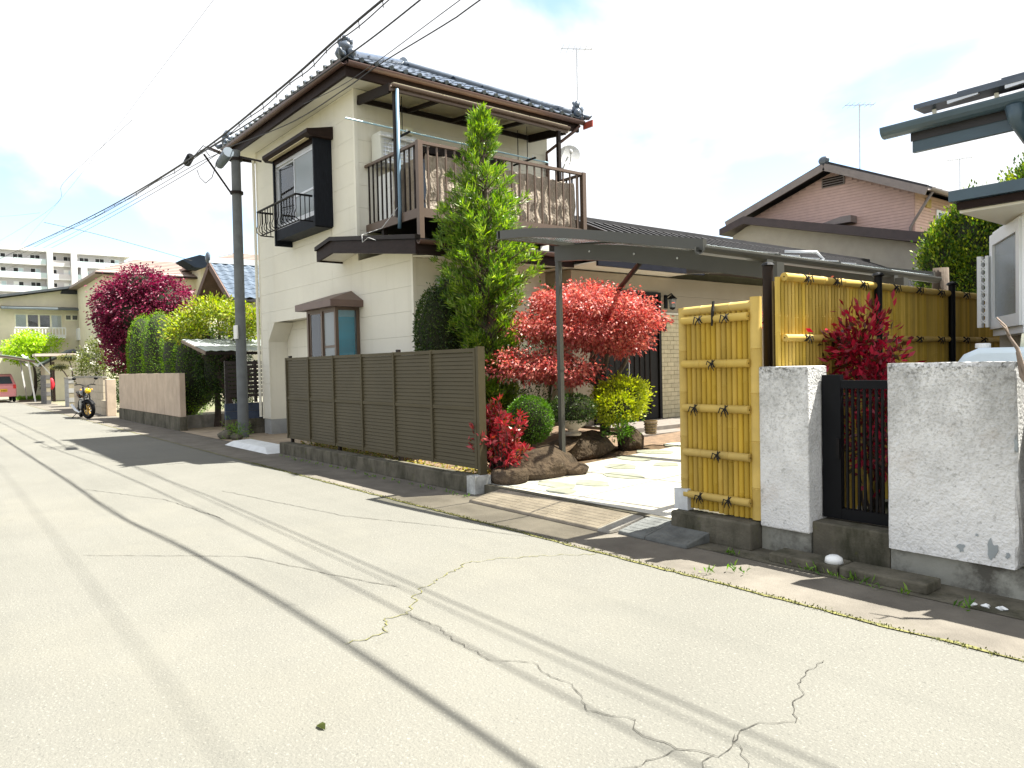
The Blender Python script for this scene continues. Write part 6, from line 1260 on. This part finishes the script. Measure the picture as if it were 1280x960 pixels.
P, D = crown_pts(b, 38, 12, .05, .8); leafmesh('blossoms', LEAF('white_petal', [(.75, .72, .68), (.8, .78, .72)], .6, .3), t, P, D, RNG.uniform(.06, .1, len(P)), .06)
c = at(140, 500, 29); t = thing('garden_shrub', (c.x-.4, c.y+.3, 0), 'green shrub in the dark gap beside the beige rendered wall', 'shrub'); P, D = crown_pts([(c.x-.5, c.y+.5, 1.0, .4, .4, .9)], 90, 14, .1, .3); leafmesh('foliage', L_box, t, P, D, RNG.uniform(.07, .12, len(P)), .04); MB().tube([(c.x-.5, c.y+.5, 0), (c.x-.5, c.y+.5, 1.2)], .03, 5).build('stem', m_bark, t)
# ---------------------------------------------------------------- motorcycle
MC = thing('motorcycle', (-28.9, 4.35, 0), 'black and silver motorcycle with yellow headlight parked by the block wall', 'motorcycle')
fxw, rxw, my = -28.15, -29.55, 4.35
def wheel(x, y, yaw, rim):
    t1 = MB().torus((0, 0, 0), .25, .065, 'y', 28, 10); t2 = MB()
    for k_ in range(6): a = k_*math.pi/3; t2.bar((0, 0, 0), (.2*math.cos(a), 0, .2*math.sin(a)), .03, .035, up=(0, 1, 0))
    t2.torus((0, 0, 0), .19, .018, 'y', 24, 6); t2.lathe([(0, .05), (.04, .05), (.04, -.05), (0, -.05)], (0, 0, 0), 12, 'y'); d_ = MB().lathe([(.07, .062), (.14, .062), (.14, .068), (.07, .068)], (0, 0, 0), 20, 'y')
    Rm = Matrix.Rotation(yaw, 3, 'Z')
    for mbb in (t1, t2, d_): mbb.v = [tuple(Rm @ Vector(v)+Vector((x, y, .315))) for v in mbb.v]
    w_ = t1.build('wheel', m_black, MC, smooth=True); t2.build('rim', rim, w_); d_.build('brake_disc', m_silver, w_); return w_
m_gold = M('gold_rim', (.5, .33, .1), .35, .05, 3, metal=.6); wheel(fxw, my, math.radians(28), m_gold); wheel(rxw, my, 0, m_gold)
ux = Vector((-.32, 0, .75)).normalized(); sv = Vector((-math.sin(math.radians(28)), math.cos(math.radians(28)), 0))
for s_ in (-1, 1): b0_ = Vector((fxw, my, .315))+sv*s_*.1; MB().tube([b0_, b0_+ux*.35, b0_+ux*.82], [.032, .03, .025], 8).build('fork', m_iron, MC)
hd = Vector((fxw, my, .315))+ux*.78
MB().lathe([(0, .06), (.06, .055), (.09, .03), (.095, 0), (.06, -.09), (0, -.1)], (hd.x+.16, my+.03, hd.z-.1), 16, 'x').build('headlight', M('yellow_lamp', (.75, .5, .02), .2), MC, smooth=True)
MB().tube([hd+sv*.38+Vector((-.16, 0, .1)), hd+sv*.2+Vector((-.05, 0, .12)), hd+sv*.05+Vector((0, 0, .06)), hd-sv*.05+Vector((0, 0, .06)), hd-sv*.2+Vector((-.05, 0, .12)), hd-sv*.38+Vector((-.16, 0, .1))], .016, 7).build('handlebar', m_black, MC)
for s_ in (-1, 1): p = hd+sv*s_*.3+Vector((-.08, 0, .13)); e_ = p+sv*s_*.1+Vector((0, 0, .18)); mr_ = MB().ell(e_, .02, .07, .045, 10, 6).build('mirror', m_black, MC, smooth=True); MB().tube([p, e_], .007, 5).build('stem', m_black, mr_); MB().ell(hd+sv*s_*.2+Vector((.08, 0, -.06)), .04, .03, .03).build('indicator', M('amber_lens', (.8, .3, .02), .3), MC)
q = [(fxw+.335*math.cos(math.radians(a)), .315+.335*math.sin(math.radians(a))) for a in range(30, 150, 12)]
fd_ = MB().prism(q+[(fxw+(x-fxw)*.95, .315+(z-.315)*.95) for x, z in q[::-1]], 'y', my-.06, my+.06); Rm = Matrix.Rotation(math.radians(28), 3, 'Z'); fd_.v = [tuple(Rm @ (Vector(v)-Vector((fxw, my, 0)))+Vector((fxw, my, 0))) for v in fd_.v]; fd_.build('front_fender', m_black, MC)
MB().ell((-28.75, my, .88), .27, .15, .13, 14, 9, .04, 2).build('fuel_tank', M('dark_grey_paint', (.06, .065, .08), .25, .03, 2, coat=.5), MC, smooth=True)
MB().prism([(-28.95, .82), (-29.4, .78), (-29.8, .84), (-29.82, .9), (-29.4, .88), (-28.98, .92)], 'y', my-.12, my+.12).build('seat', m_black, MC, bevel=.03); MB().prism([(-29.4, .77), (-29.85, .83), (-29.9, .88), (-29.85, .75), (-29.5, .68)], 'y', my-.09, my+.09).build('tail_cowl', M('brown_bag', (.22, .1, .04), .5), MC)
MB().box(-29.05, -28.55, my-.14, my+.14, .3, .6).build('engine', M('engine_grey', (.12, .12, .12), .45, .3, 12, metal=.5), MC, bevel=.04)
for k_ in range(5): box('cooling_fin', m_silver, MC, -28.75, -28.48, my-.16, my+.16, .46+k_*.05, .475+k_*.05)
mb = MB(); 
for s_ in (-1, 1): mb.tube([hd+Vector((-.05, s_*.03, -.12)), (-28.9, my+s_*.1, .72), (-29.2, my+s_*.12, .45), (-29.2, my+s_*.1, .28)], .022, 6); mb.tube([(-29.15, my+s_*.1, .4), (rxw, my+s_*.11, .315)], .025, 6); mb.tube([(-29.1, my+s_*.1, .68), (-29.7, my+s_*.09, .78)], .016, 6)
mb.build('frame', m_black, MC)
MB().tube([(-28.55, my-.08, .42), (-28.42, my-.14, .28), (-28.7, my-.18, .2), (-29.3, my-.2, .26), (-29.8, my-.24, .42)], [.025, .025, .028, .045, .055], 9).build('exhaust', m_silver, MC, smooth=True); MB().tube([(-28.55, my+.08, .42), (-28.42, my+.12, .28), (-28.8, my+.16, .2)], .022, 7).build('exhaust_header', m_silver, MC)
MB().tube([(-29.1, my-.12, .25), (-29.15, my-.35, .0)], .012, 5).build('side_stand', m_black, MC); MB().tube([(-29.45, my+.13, .75), (-29.5, my+.13, .35)], .03, 8).build('shock_absorber', m_silver, MC)
